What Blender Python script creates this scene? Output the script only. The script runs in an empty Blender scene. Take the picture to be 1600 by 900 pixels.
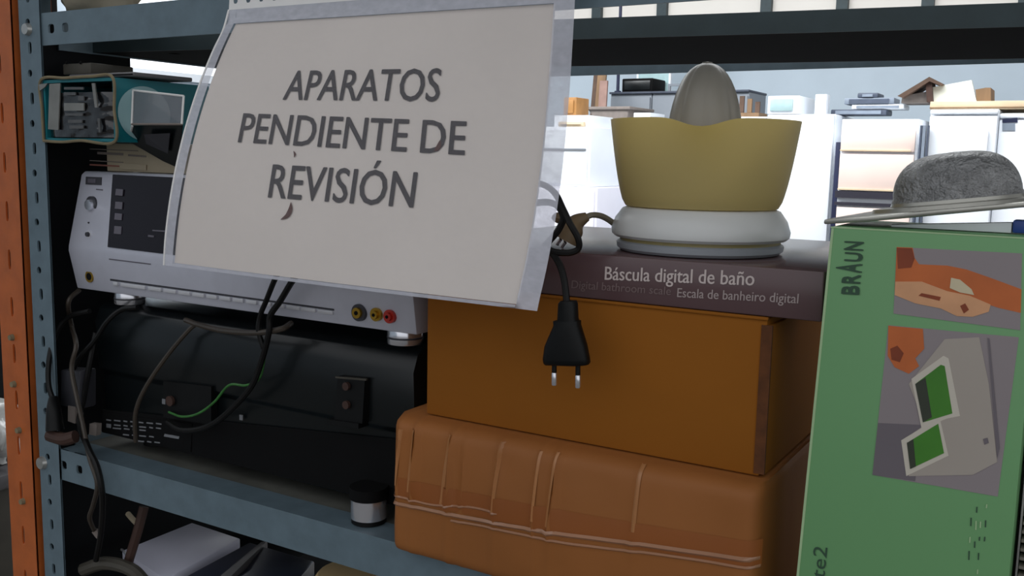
import bpy, bmesh, math, random
import numpy as np
from mathutils import Vector, Matrix, noise

random.seed(4)
C = bpy.context.scene.collection
scene = bpy.context.scene
H = 1.40            # eye height above the floor; all z values below are relative to eye level

# ------------------------------------------------------------------ camera
F_PX = 1500.0
YAW, PITCH, ROLL = math.radians(30.9), math.radians(7.72), math.radians(1.18)
fw = Vector((-math.sin(YAW)*math.cos(PITCH), math.cos(YAW)*math.cos(PITCH), -math.sin(PITCH)))
r0 = Vector((math.cos(YAW), math.sin(YAW), 0)); u0 = r0.cross(fw)
RT = math.cos(ROLL)*r0 + math.sin(ROLL)*u0
UP = -math.sin(ROLL)*r0 + math.cos(ROLL)*u0
cam = bpy.data.cameras.new('camera'); camo = bpy.data.objects.new('camera', cam); C.objects.link(camo)
cam.sensor_width = 36; cam.lens = F_PX/1600*36; cam.clip_start = .02; cam.clip_end = 100
camo.matrix_world = Matrix(((RT.x, UP.x, -fw.x, 0), (RT.y, UP.y, -fw.y, 0), (RT.z, UP.z, -fw.z, H), (0, 0, 0, 1)))
scene.camera = camo

# ------------------------------------------------------------------ world, lights, exposure
w = bpy.data.worlds.new('sky'); scene.world = w; w.use_nodes = True
w.node_tree.nodes['Background'].inputs[0].default_value = (.93, .96, 1, 1)
w.node_tree.nodes['Background'].inputs[1].default_value = .90
def area(name, loc, rot, sx, sy, power, col=(1, 1, 1)):
    l = bpy.data.lights.new(name, 'AREA'); l.shape = 'RECTANGLE'; l.size = sx; l.size_y = sy; l.energy = power; l.color = col
    o = bpy.data.objects.new(name, l); C.objects.link(o); o.location = (loc[0], loc[1], loc[2]+H); o.rotation_euler = rot
    return o
area('skylight_over_aisle', (-2.6, 4.3, 2.75), (math.radians(22), 0, 0), 6.5, 1.6, 400, (.95, .98, 1))  # added unseen area lamp brightening the background; the ceiling has no opening
area('skylight_far_left', (-6.5, 3.5, 2.75), (0, 0, 0), 3, 3, 130, (.95, .98, 1))  # second added unseen lamp, over the far left
vs = scene.view_settings
vs.view_transform = 'Standard'; vs.look = 'None'; vs.exposure = 0.0; vs.gamma = 1; vs.use_curve_mapping = False

# ------------------------------------------------------------------ helpers
def ray(px, py): return (px-800)/F_PX*RT - (py-450)/F_PX*UP + fw
def at(px, py, Y): d = ray(px, py); return d*(Y/d.y)
def atx(px, py, X): d = ray(px, py); return d*(X/d.x)
def atz(px, py, Z): d = ray(px, py); return d*(Z/d.z)
def proj(p): d = p.dot(fw); return 800+F_PX*p.dot(RT)/d, 450-F_PX*p.dot(UP)/d
def srgb(r, g, b):
    f = lambda c: (c/255/12.92 if c <= 10 else ((c/255+.055)/1.055)**2.4)
    return (f(r), f(g), f(b))
M = {}
def mat(name, col, rough=.6, metal=0, var=.12, scale=30, bump=0, bscale=None, trans=0, alpha=1, sub=0, emit=0, stretch=(1, 1, 1), coat=0, spec=.5):
    m = bpy.data.materials.new(name); m.use_nodes = True; nt = m.node_tree; b = nt.nodes['Principled BSDF']
    tc = nt.nodes.new('ShaderNodeTexCoord'); mp = nt.nodes.new('ShaderNodeMapping'); mp.inputs['Scale'].default_value = stretch
    n = nt.nodes.new('ShaderNodeTexNoise'); n.inputs['Scale'].default_value = scale; n.inputs['Detail'].default_value = 4
    nt.links.new(tc.outputs['Object'], mp.inputs[0]); nt.links.new(mp.outputs[0], n.inputs['Vector'])
    r = nt.nodes.new('ShaderNodeValToRGB')
    r.color_ramp.elements[0].position = .3; r.color_ramp.elements[1].position = .7
    r.color_ramp.elements[0].color = tuple(c*(1-var) for c in col)+(1,)
    r.color_ramp.elements[1].color = tuple(min(1, c*(1+var)) for c in col)+(1,)
    nt.links.new(n.outputs['Fac'], r.inputs[0]); nt.links.new(r.outputs[0], b.inputs['Base Color'])
    b.inputs['Roughness'].default_value = rough; b.inputs['Metallic'].default_value = metal
    b.inputs['Transmission Weight'].default_value = trans; b.inputs['Alpha'].default_value = alpha
    b.inputs['Coat Weight'].default_value = coat; b.inputs['Specular IOR Level'].default_value = spec
    if sub:
        b.inputs['Subsurface Weight'].default_value = sub; b.inputs['Subsurface Radius'].default_value = (.02, .02, .01); b.inputs['Subsurface Scale'].default_value = .5
    if emit:
        nt.links.new(r.outputs[0], b.inputs['Emission Color']); b.inputs['Emission Strength'].default_value = emit
    if bump:
        n2 = nt.nodes.new('ShaderNodeTexNoise'); n2.inputs['Scale'].default_value = bscale or scale*3; n2.inputs['Detail'].default_value = 5
        nt.links.new(mp.outputs[0], n2.inputs['Vector'])
        bp = nt.nodes.new('ShaderNodeBump'); bp.inputs['Strength'].default_value = bump; bp.inputs['Distance'].default_value = .003
        nt.links.new(n2.outputs['Fac'], bp.inputs['Height']); nt.links.new(bp.outputs[0], b.inputs['Normal'])
    M[name] = m
    return m
def film(name, col, opac, rough=.25):      # thin clear plastic: part see-through, part milky and glossy
    m = bpy.data.materials.new(name); m.use_nodes = True; nt = m.node_tree; b = nt.nodes['Principled BSDF']
    b.inputs['Base Color'].default_value = col+(1,); b.inputs['Roughness'].default_value = rough
    tr = nt.nodes.new('ShaderNodeBsdfTransparent'); mx = nt.nodes.new('ShaderNodeMixShader')
    n = nt.nodes.new('ShaderNodeTexNoise'); n.inputs['Scale'].default_value = 40
    mr = nt.nodes.new('ShaderNodeMapRange'); mr.inputs[3].default_value = opac*.8; mr.inputs[4].default_value = min(1, opac*1.2)
    nt.links.new(n.outputs[0], mr.inputs[0]); nt.links.new(mr.outputs[0], mx.inputs[0])
    nt.links.new(tr.outputs[0], mx.inputs[1]); nt.links.new(b.outputs[0], mx.inputs[2])
    nt.links.new(mx.outputs[0], nt.nodes['Material Output'].inputs[0])
    M[name] = m
def translucent(name, col, fac, rough=.4):    # thin milky plastic that lets light through
    m = mat(name, col, rough, 0, .03, 6); nt = m.node_tree
    t = nt.nodes.new('ShaderNodeBsdfTranslucent'); mx = nt.nodes.new('ShaderNodeMixShader'); mx.inputs[0].default_value = fac
    r = [n for n in nt.nodes if n.type == 'VALTORGB'][0]
    nt.links.new(r.outputs[0], t.inputs[0]); nt.links.new(nt.nodes['Principled BSDF'].outputs[0], mx.inputs[1]); nt.links.new(t.outputs[0], mx.inputs[2])
    nt.links.new(mx.outputs[0], nt.nodes['Material Output'].inputs[0])
def catmull(pts, n=8):
    pts = [Vector(p) for p in pts]
    if len(pts) < 3: return pts
    P = [pts[0]*2-pts[1]]+pts+[pts[-1]*2-pts[-2]]; out = []
    for i in range(1, len(P)-2):
        for k in range(n):
            t = k/n; a, b, c, d = P[i-1:i+3]
            out.append(.5*((2*b)+(c-a)*t+(2*a-5*b+4*c-d)*t*t+(3*b-a-3*c+d)*t**3))
    return out+[pts[-1]]
class MB:
    def __init__(s, xf=None): s.v = []; s.f = []; s.xf = xf
    def add(s, vs, fs):
        o = len(s.v)
        for p in vs:
            p = Vector(p); s.v.append(s.xf @ p if s.xf else p)
        s.f += [tuple(i+o for i in f) for f in fs]; return s
    def box(s, x0, x1, y0, y1, z0, z1):
        return s.hexa([(x0, y0, z0), (x1, y0, z0), (x1, y1, z0), (x0, y1, z0), (x0, y0, z1), (x1, y0, z1), (x1, y1, z1), (x0, y1, z1)])
    def hexa(s, v):
        return s.add(v, [(0, 3, 2, 1), (4, 5, 6, 7), (0, 1, 5, 4), (1, 2, 6, 5), (2, 3, 7, 6), (3, 0, 4, 7)])
    def extr(s, poly, d):        # polygon (3-D points) thickened along vector d
        n = len(poly); d = Vector(d); a = [Vector(p) for p in poly]
        fs = [tuple(range(n)), tuple(range(2*n-1, n-1, -1))]+[(i, i+n, (i+1) % n+n, (i+1) % n) for i in range(n)]
        return s.add(a+[p+d for p in a], fs)
    def tube(s, pts, r, n=8, smooth=True, flat=1):
        P = catmull(pts) if smooth else [Vector(p) for p in pts]; vs = []; fs = []; pr = None
        for i, p in enumerate(P):
            t = (P[min(i+1, len(P)-1)]-P[max(i-1, 0)]).normalized()
            if pr is None:
                a = Vector((0, 0, 1)) if abs(t.z) < .9 else Vector((1, 0, 0)); pr = t.cross(a).normalized()
            pr = (pr-t*pr.dot(t)).normalized(); q = t.cross(pr)
            R = r(i/(len(P)-1)) if callable(r) else r
            vs += [p+R*(math.cos(2*math.pi*k/n)*pr+flat*math.sin(2*math.pi*k/n)*q) for k in range(n)]
        for i in range(len(P)-1):
            for k in range(n): fs.append((i*n+k, i*n+(k+1) % n, (i+1)*n+(k+1) % n, (i+1)*n+k))
        fs += [tuple(range(n-1, -1, -1)), tuple(range((len(P)-1)*n, len(P)*n))]
        return s.add(vs, fs)
    def cyl(s, p0, p1, r, n=16, r1=None):
        a, b = Vector(p0), Vector(p1); r1 = r if r1 is None else r1
        return s.tube([a, b], lambda t: r+(r1-r)*t, n, False)
    def lathe(s, prof, c, n=48, mod=None):     # prof: (radius, z); mod(angle, r, z) -> (r, z)
        vs = []; fs = []; m = len(prof); c = Vector(c)
        for k in range(n):
            a = 2*math.pi*k/n
            for r, z in prof:
                if mod: r, z = mod(a, r, z)
                vs.append(c+Vector((r*math.cos(a), r*math.sin(a), z)))
        for k in range(n):
            for j in range(m-1):
                fs.append((k*m+j, ((k+1) % n)*m+j, ((k+1) % n)*m+j+1, k*m+j+1))
        return s.add(vs, fs)
    def grid(s, fn, nu, nv):
        vs = [fn(i/nu, j/nv) for j in range(nv+1) for i in range(nu+1)]
        fs = [(j*(nu+1)+i, j*(nu+1)+i+1, (j+1)*(nu+1)+i+1, (j+1)*(nu+1)+i) for j in range(nv) for i in range(nu)]
        return s.add(vs, fs)
    def cell(s, a0, a1, b0, b1, hole, fn, t):
        # plate cell in (a, b) with one hole (ca, cb, ra, rb); fn(a, b, depth) -> point; t = thickness
        ca, cb, ra, rb = hole; n = 16; o = []; h = []
        for k in range(n):
            an = 2*math.pi*(k+.5)/n; c, q = math.cos(an), math.sin(an)
            e = 2.0 if abs(ra-rb) < 1e-6 else 4.0
            rr = 1/((abs(c))**e+(abs(q))**e)**(1/e); h.append((ca+ra*rr*c, cb+rb*rr*q))
        cor = {1: (a1, b1), 5: (a0, b1), 9: (a0, b0), 13: (a1, b0)}
        for k in range(n):
            an = 2*math.pi*(k+.5)/n; c, q = math.cos(an), math.sin(an)
            if k in cor: o.append(cor[k]); continue
            if k in (14, 15, 0): o.append((a1, b0+(b1-b0)*{14: .25, 15: .5, 0: .75}[k]))
            elif k in (2, 3, 4): o.append((a1+(a0-a1)*{2: .25, 3: .5, 4: .75}[k], b1))
            elif k in (6, 7, 8): o.append((a0, b1+(b0-b1)*{6: .25, 7: .5, 8: .75}[k]))
            else: o.append((a0+(a1-a0)*{10: .25, 11: .5, 12: .75}[k], b0))
        vs = [fn(a, b, 0) for a, b in o]+[fn(a, b, 0) for a, b in h]+[fn(a, b, t) for a, b in o]+[fn(a, b, t) for a, b in h]
        fs = []
        for k in range(n):
            j = (k+1) % n
            fs += [(k, j, n+j, n+k), (2*n+j, 2*n+k, 3*n+k, 3*n+j), (n+k, n+j, 3*n+j, 3*n+k)]
        return s.add(vs, fs)
    def build(s, name, m, parent=None, bevel=0, seg=2, smooth=35, kind=None):
        base = BASE.get(parent.name, Vector()) if parent else Vector((0, 0, 0))
        pp = parent
        me = bpy.data.meshes.new(name); me.from_pydata([p-base for p in s.v], [], s.f); me.validate()
        bm = bmesh.new(); bm.from_mesh(me)
        bmesh.ops.remove_doubles(bm, verts=bm.verts, dist=1e-6)
        bmesh.ops.recalc_face_normals(bm, faces=bm.faces)
        if bevel: bmesh.ops.bevel(bm, geom=[e for e in bm.edges if e.is_manifold and e.calc_face_angle(0) > .6], offset=bevel, segments=seg, affect='EDGES', profile=.5)
        bm.to_mesh(me); bm.free()
        if smooth:
            me.polygons.foreach_set('use_smooth', [True]*len(me.polygons)); me.set_sharp_from_angle(angle=math.radians(smooth))
        me.materials.append(M[m])
        o = bpy.data.objects.new(name, me); C.objects.link(o)
        if parent: o.parent = pp; BASE[o.name] = base
        else: o.location = (0, 0, H); BASE[o.name] = Vector()
        if kind: o['kind'] = kind
        return o
BASE = {}
def tag(o, label, cat, group=None):
    o['label'] = label; o['category'] = cat
    if group: o['group'] = group
    return o
def thing(name, base, label, cat, group=None):
    o = bpy.data.objects.new(name, None); C.objects.link(o); b = Vector(base); o.location = b+Vector((0, 0, H)); o.empty_display_size = .05
    BASE[o.name] = b; return tag(o, label, cat, group)
def struct(o): o['kind'] = 'structure'; return o
def text_faces(body):
    cu = bpy.data.curves.new('t', 'FONT'); cu.body = body; cu.resolution_u = 3
    o = bpy.data.objects.new('t', cu); C.objects.link(o); bpy.context.view_layer.update()
    me = o.to_mesh(); vs = [v.co.copy() for v in me.vertices]; fs = [tuple(p.vertices) for p in me.polygons]
    o.to_mesh_clear(); bpy.data.objects.remove(o); bpy.data.curves.remove(cu); return vs, fs
CAP = .686
def lettering(body, fn, name, m, parent, weight=.0, cap=None):
    # fn(s, t): s along the line 0..1, t = height in cap heights; weight repeats the outline for bolder strokes
    vs, fs = text_faces(body); x0 = min(v.x for v in vs); x1 = max(v.x for v in vs); mb = MB()
    hgt = cap or CAP
    offs = [(0, 0)] if not weight else [(-weight, 0), (weight, 0), (0, weight), (0, -weight)]
    for k, (dx, dy) in enumerate(offs):
        mb.add([fn((v.x-x0)/(x1-x0)+dx, v.y/hgt+dy*3, k*2e-5) for v in vs], fs)
    o = mb.build(name, m, parent, smooth=0); return o
def plane_text(bl, br, tl):
    bl, br, tl = Vector(bl), Vector(br), Vector(tl); n = (br-bl).cross(tl-bl).normalized()
    if n.dot(bl) > 0: n = -n
    return lambda s, t, k=0: bl+(br-bl)*s+(tl-bl)*t+n*(k+.0001)

# ------------------------------------------------------------------ materials
mat('rack_paint', srgb(100, 118, 128), .45, .1, .10, 60, .05)
mat('rack_dark', srgb(11, 13, 15), .95, 0, .15, 40, spec=.1)  # near black puts the shade under the tray into its colour
mat('tray_paint', srgb(54, 68, 72), .6, 0, .12, 40)  # darkened rack paint; lip kept lighter than the sheet as if front lit
mat('side_sheet', srgb(12, 14, 17), .7, 0, .2, 20, spec=.2)  # near-black colour stands in for deep shade
mat('orange_paint', srgb(178, 92, 40), .42, 0, .12, 50, .06)
mat('zinc', srgb(190, 190, 186), .35, .8, .1, 80)
mat('shelf_top', srgb(88, 88, 82), .7, .1, .25, 30)
mat('paper', srgb(226, 216, 208), .8, 0, .025, 12, .1, 25)
mat('ink', srgb(62, 56, 56), .7, 0, .1)
mat('stain', srgb(92, 56, 46), .8, 0, .2)
film('sleeve_film', srgb(205, 205, 215), .10, .18)
film('sleeve_edge', srgb(206, 206, 216), .74, .22)
film('clear_case', srgb(120, 120, 128), .45, .1)
mat('strip_white', srgb(236, 234, 232), .5, 0, .03)
mat('silver', srgb(200, 201, 213), .38, .2, .03, 60, .03)
mat('silver_dark', srgb(60, 60, 66), .5, .2, .1)
mat('display', srgb(26, 22, 30), .16, 0, .1, 10, spec=.25)
mat('display_mark', srgb(92, 88, 98), .4, 0, .1)
mat('chrome', srgb(226, 226, 232), .2, .85, .05)
mat('button', srgb(218, 218, 224), .35, .3, .04)
mat('gold', srgb(178, 140, 50), .3, .8, .1)
mat('red_plastic', srgb(176, 40, 26), .4, 0, .1)
mat('yellow_plastic', srgb(190, 160, 50), .4, 0, .1)
mat('black_plastic', srgb(9, 10, 11), .5, 0, .2, 20, .04, spec=.25)
mat('black_gloss', srgb(11, 16, 18), .28, 0, .2, 6, spec=.4)
mat('black_matt', srgb(5, 5, 6), .8, 0, .2, spec=.2)
mat('cord_black', srgb(11, 10, 10), .5, 0, .2, spec=.3)
mat('cord_brown', srgb(58, 50, 42), .5, 0, .2)
mat('wire_green', srgb(54, 112, 50), .4, 0, .2, 200)
mat('white_print', srgb(120, 122, 126), .6, 0, .1)
mat('cardboard', srgb(144, 86, 18), .85, 0, .05, 8, .03, 160, stretch=(1, 1, 2), spec=.3)
mat('cardboard_cut', srgb(92, 52, 22), .9, 0, .25, 120)
mat('carton_kraft', srgb(150, 93, 46), .6, 0, .08, 10, .1, 60, spec=.3)
mat('carton_band', srgb(144, 82, 36), .45, 0, .08, 10, .05, spec=.4)
mat('tape', srgb(164, 120, 92), .22, 0, .1, 20, .08, coat=.2)
mat('film_shine', srgb(172, 116, 70), .3, 0, .1, 20, .05)
mat('scale_box', srgb(92, 70, 72), .26, 0, .05, 8)
mat('scale_text', srgb(205, 190, 186), .5, 0, .05)
mat('scale_text_mid', srgb(166, 150, 148), .5, 0, .05)
mat('scale_text_dim', srgb(118, 98, 97), .5, 0, .05)
translucent('juicer_bowl', srgb(230, 214, 154), .58, .35)
mat('juicer_grey', srgb(150, 154, 160), .4, 0, .03)
mat('juicer_white', srgb(206, 206, 204), .32, 0, .02, 6)
mat('juicer_cone', srgb(146, 141, 131), .4, 0, .03, 6)
mat('juicer_cord', srgb(128, 120, 104), .5, 0, .06)
mat('juicer_plug', srgb(118, 98, 72), .5, 0, .1)
mat('green_card', srgb(112, 164, 110), .45, 0, .03, 6)
mat('green_edge', srgb(168, 196, 150), .5, 0, .05)
mat('green_ink', srgb(48, 78, 58), .6, 0, .05)
mat('print_grey', srgb(146, 136, 138), .5, 0, .05, 8)
mat('print_dgrey', srgb(112, 104, 110), .5, 0, .05, 8)
mat('print_skin', srgb(198, 104, 50), .5, 0, .16, 25)
mat('print_skin_light', srgb(214, 158, 116), .5, 0, .12, 40)
mat('print_brown', srgb(136, 60, 28), .5, 0, .2, 40)
mat('print_cloth', srgb(206, 192, 160), .5, 0, .1, 30)
mat('print_device', srgb(172, 162, 152), .5, 0, .04, 8)
mat('print_device_light', srgb(206, 198, 184), .5, 0, .04, 8)
mat('print_screen', srgb(66, 128, 40), .4, 0, .15, 30)
mat('print_screen_dark', srgb(54, 60, 48), .4, 0, .15, 30)
mat('cast_aluminium', srgb(146, 146, 146), .42, .7, .25, 120, .9, 420)
mat('aluminium', srgb(168, 166, 158), .34, .7, .08, 30, .08)
mat('white_card', srgb(226, 228, 232), .6, 0, .03)
mat('blue_plastic', srgb(36, 66, 140), .4, 0, .1)
mat('teal_card', srgb(10, 112, 122), .5, 0, .08, 12)
mat('pale_blue', srgb(150, 186, 190), .5, 0, .05)
mat('kraft_edge', srgb(128, 116, 90), .85, 0, .15, 60)
mat('black_wrap', srgb(24, 24, 26), .14, 0, .3, 20, .5, 40, coat=.5)
mat('wrap_label', srgb(84, 84, 84), .3, .1, .15, 60)
mat('silver_label', srgb(140, 138, 132), .25, .5, .15, 30)
mat('olive_slab', srgb(66, 62, 54), .6, 0, .15)
mat('grey_slab', srgb(96, 94, 96), .5, 0, .1)
mat('cream_card', srgb(178, 164, 140), .7, 0, .06, 12)
mat('faded_red', srgb(150, 96, 84), .7, 0, .1)
mat('faded_grey', srgb(128, 118, 112), .7, 0, .1)
mat('beige_cloth', srgb(150, 142, 124), .9, 0, .12, 30, .5, 60)
mat('bag_plastic', srgb(196, 196, 192), .25, 0, .12, 20, .3, 30)
mat('lilac_white', srgb(206, 206, 222), .4, 0, .03)
mat('navy', srgb(34, 40, 62), .35, 0, .1)
mat('warm_beige', srgb(220, 190, 140), .6, 0, .06)
mat('rust_brown', srgb(62, 40, 32), .7, 0, .2)
mat('floor_concrete', srgb(104, 101, 97), .75, 0, .12, 3, .1)
mat('wall_plaster', srgb(186, 198, 208), .9, 0, .05, 2, .15, 12)
mat('ceiling_paint', srgb(190, 192, 192), .9, 0, .05, 3)
mat('enamel', srgb(236, 240, 246), .35, 0, .02, 4)
mat('enamel_lilac', srgb(222, 220, 230), .45, 0, .02, 4)
mat('seal_grey', srgb(70, 76, 90), .6, 0, .1)
mat('locker_grey', srgb(126, 132, 140), .55, 0, .05, 5)
mat('pink_cream', srgb(238, 216, 206), .5, 0, .03, 5)
mat('dark_line', srgb(40, 38, 50), .6, 0, .1)
mat('dark_blue', srgb(20, 28, 62), .5, 0, .15)
mat('blue_grey', srgb(128, 138, 152), .5, 0, .08)
mat('slate', srgb(74, 82, 98), .5, 0, .1)
mat('wood', srgb(128, 100, 72), .7, 0, .2, 14, .1, stretch=(1, 1, .2))
mat('wood_pink', srgb(146, 116, 106), .7, 0, .15, 14)
mat('wood_dark', srgb(86, 64, 50), .7, 0, .25, 14)
mat('tan_board', srgb(214, 192, 160), .7, 0, .1, 10)
mat('orange_wood', srgb(158, 112, 60), .6, 0, .15, 14)
mat('pale_glass', srgb(176, 204, 206), .1, 0, .05)
mat('white_slab', srgb(226, 230, 222), .7, 0, .03)
mat('window_frame', srgb(44, 58, 62), .5, .2, .1)
mat('window_bright', srgb(240, 242, 246), .5, 0, .02, 2, emit=1.0)  # glow of the added pane on the left wall
mat('window_pane', srgb(222, 216, 208), .5, 0, .04, 2, emit=.13)

# ------------------------------------------------------------------ the hall (setting)
FZ = -H
struct(MB().box(-8, 14, -26, 9.4, FZ-.1, FZ).build('floor', 'floor_concrete'))
struct(MB().box(-8, 5, -1.2, 9.4, 3.0, 3.1).build('ceiling', 'ceiling_paint'))
struct(MB().box(-8.1, -8, -26, 9.4, FZ, 3.0).build('wall_left', 'wall_plaster'))
YW = 9.0
lw = struct(MB().box(-7.985, -7.97, 5.6, 7.8, .78, 1.75).build('window_9', 'window_bright'))  # added glowing pane, whitens the view under the tray at left
MB().box(-7.998, -7.95, 5.52, 5.6, .70, 1.83).box(-7.998, -7.95, 7.8, 7.88, .70, 1.83).box(-7.998, -7.95, 5.6, 7.8, .70, .78).box(-7.998, -7.95, 5.6, 7.8, 1.75, 1.83).build('window_frame', 'enamel', lw)  # frame around the added pane
wl = MB(); wz0, wz1 = .86, 2.1
wl.box(-8, 5, YW, YW+.2, FZ, wz0); wl.box(-8, 5, YW, YW+.2, wz1, 3.0)
wl.box(-8, -6.6, YW, YW+.2, wz0, wz1); wl.box(2.6, 5, YW, YW+.2, wz0, wz1)
struct(wl.build('wall_back', 'wall_plaster'))
xs = [at(px, 15, YW).x for px in (640, 930, 1032, 1195, 1314, 1448, 1600)]
edges = [-6.6]+xs+[2.6]
for i in range(len(edges)-1):
    a, b = edges[i], edges[i+1]
    wd = struct(MB().box(a+.04, b-.04, YW+.08, YW+.1, wz0+.05, wz1-.05).build('window_%d' % (i+1), 'window_pane'))
    fr = MB(); fr.box(a, a+.05, YW+.02, YW+.14, wz0, wz1).box(b-.05, b, YW+.02, YW+.14, wz0, wz1).box(a+.05, b-.05, YW+.02, YW+.14, wz0, wz0+.05).box(a+.05, b-.05, YW+.02, YW+.14, wz1-.05, wz1)
    fr.build('window_frame', 'window_frame', wd)

# ------------------------------------------------------------------ blue-grey slotted rack
YF = .59                   # front plane of the rack
PX0, PX1 = -.931, -.897    # front left post
ZB0, ZB1 = .100, .131      # upper beam
ZS = -.310                 # lower shelf surface = top of the lower beam
rack = thing('metal_shelving_rack', (-.2, .8, FZ), 'blue-grey slotted steel shelving rack holding all the appliances', 'shelving')
def slotted_post(x0, x1, y0, z0, z1, mt, parent, dirx=1, depth=.034, pitch=.0247, kind='mix'):
    mb = MB(); t = .002; n = int((z1-z0)/pitch)
    fn = lambda a, b, d: (a, y0+d, b)
    for i in range(n):
        za = z0+i*pitch; zb = za+pitch; zc = (za+zb)/2; xc = x0+(x1-x0)*(.42 if i % 2 else .47)
        if kind == 'mix': hole = (xc, zc, .0036, .0036) if i % 2 else (xc, zc, .0028, .0058)
        else: hole = (x0+(x1-x0)*.5, zc, .0022, .0105)
        mb.cell(x0, x1, za, zb, hole, fn, t)
    xa = x0 if dirx > 0 else x1-.002
    mb.box(xa, xa+.002, y0+t, y0+depth, z0, z0+n*pitch)
    return mb.build('post', mt, parent, smooth=30)
slotted_post(PX0, PX1, YF-.002, FZ+.004, .62, 'rack_paint', rack)
for (x0, x1, y0) in ((PX0, PX1, 1.04), (.35, .384, YF-.002), (.35, .384, 1.04)):
    slotted_post(x0, x1, y0, FZ+.004, .62, 'rack_paint', rack, dirx=1 if x0 < 0 else -1)
def beam(z0, z1, y0, holes, x0=PX1, x1=.35, back=False):
    mb = MB(); t = .002; fn = (lambda a, b, d: (a, y0+d, b)); x = x0
    for hx in holes:
        mb.box(x, hx-.008, y0, y0+t, z0, z1) if hx-.008 > x+1e-4 else None
        mb.cell(hx-.008, hx+.008, z0, z1, (hx, (z0+z1)/2, .0048, .0044), fn, t); x = hx+.008
    mb.box(x, x1, y0, y0+t, z0, z1)
    mb.box(x0, x1, y0+t, y0+.03, z1-.002, z1)
    return mb.build('beam', 'rack_paint', rack, smooth=30)
beam(ZB0, ZB1, YF, [at(80, 50, YF).x, at(102, 48, YF).x])
beam(ZS-.033, ZS, YF, [at(100, 734, YF).x, at(124, 738, YF).x])
beam(-.775, -.742, YF, [PX1+.012, PX1+.034])
for z in (ZB0, ZS-.033, -.775): beam(z, z+.033, 1.055, [])
for z in (ZB0, ZS-.033, -.775):       # side rails
    for x in (PX0+.003, .345):
        MB().box(x+(.005 if x < 0 else 0), x+(.007 if x < 0 else .002), YF+.034, 1.04, z, z+.032).build('side_rail', 'rack_paint', rack)
# shelf sheets: lower two lie square, the upper one is a narrow dark tray set askew
MB().box(PX1, .345, YF+.006, 1.054, ZS-.004, ZS-.0005).build('shelf_panel', 'shelf_top', rack)
MB().box(PX1, .345, YF+.006, 1.054, -.746, -.7425).build('shelf_panel', 'shelf_top', rack)
MB().box(PX0+.0055, PX0+.0065, YF+.006, .712, -.34, .128).build('side_sheet', 'side_sheet', rack)  # added sheet, black where only shade lies behind the post
MB().box(PX0+.0055, PX0+.0065, YF+.006, 1.04, FZ+.01, -.342).build('side_sheet', 'side_sheet', rack)  # same added sheet, keeps the space below the shelf dark
def tray():
    mb = MB(); zb, zt = .1015, .1185
    fl, fr_, bl, br = Vector((-.926, .664, 0)), Vector((.30, .858, 0)), Vector((-.926, .893, 0)), Vector((.30, 1.05, 0))
    ex = (fr_-fl); ey = (bl-fl)
    fn = lambda a, b, d: fl+ex*a+ey*b+Vector((0, 0, zb+.0015-d))
    h = at(273, 84, .60); hp = atz(273, 84, zb)
    ha = (hp.x-fl.x)/ex.x; hb = ((hp-fl-ex*ha).y)/ey.y
    mb.cell(ha-.03, ha+.03, 0, 1, (ha, hb, .0045, .02), fn, .0015)
    for a0, a1 in ((0, ha-.03), (ha+.03, 1)):
        mb.hexa([fn(a0, 0, .0015), fn(a1, 0, .0015), fn(a1, 1, .0015), fn(a0, 1, .0015), fn(a0, 0, 0), fn(a1, 0, 0), fn(a1, 1, 0), fn(a0, 1, 0)])
    tr_ = mb.build('shelf_tray', 'rack_dark', rack, smooth=0)
    for b0, b1 in ((-.008, 0), (1, 1.008)):
        q = [fl+ex*0+ey*b0, fl+ex+ey*b0, fl+ex+ey*b1, fl+ey*b1]
        MB().hexa([p+Vector((0, 0, zb)) for p in q]+[p+Vector((0, 0, zt)) for p in q]).build('tray_lip', 'tray_paint', tr_)

tray()
def bolt(px, py, r, parent, m='zinc', Y=YF-.002):
    p = at(px, py, Y); MB().cyl(p, p+Vector((0, -.004, 0)), r, 12, r*.8).build('bolt', m, parent)
bolt(44, 46, .0065, rack); bolt(67, 723, .0075, rack)

# ------------------------------------------------------------------ orange rack beside it
orack = thing('orange_rack_upright', (-.957, .60, FZ), 'orange slotted steel upright of the rack at the left edge', 'shelving')
slotted_post(-.985, -.940, .585, FZ+.004, .62, 'orange_paint', orack, dirx=-1, depth=.045, pitch=.0502, kind='slot')
for px, py in ((20, 527), (23, 600), (31, 672), (37, 783)): bolt(px, py, .0036, orack, 'kraft_edge', .585)

# ------------------------------------------------------------------ notice in a plastic sleeve
def poly(pts, deg):
    d = [0]
    for a, b in zip(pts, pts[1:]): d.append(d[-1]+math.hypot(a[0]-b[0], a[1]-b[1]))
    t = np.array(d)/d[-1]
    return np.polyfit(t, [p[0] for p in pts], deg), np.polyfit(t, [p[1] for p in pts], deg)
LYp, LZp = poly([(.574, .104), (.542, .044), (.523, -.004), (.512, -.052), (.506, -.087)], 3)
RYp, RZp = poly([(.571, .101), (.568, .062), (.559, -.001), (.546, -.055), (.530, -.094)], 3)
SX0, SX1 = -.612, -.313
def sheet(u, v, d=0):
    vv = min(max(v, -.02), 1.0); e = v-vv
    ly = np.polyval(LYp, vv); lz = np.polyval(LZp, vv)-e*.205; ry = np.polyval(RYp, vv)-(.02 if e > 0 else 0)*e; rz = np.polyval(RZp, vv)-e*.2
    if e < 0: ly = min(ly-e*.02, .581); ry = min(ry-e*.02, .581)
    b = .004*math.sin(math.pi*min(max(u, 0), 1))*math.sin(2.2*vv)
    return Vector((SX0+(SX1-SX0)*u, ly+(ry-ly)*u-b-d, lz+(rz-lz)*u))
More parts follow.
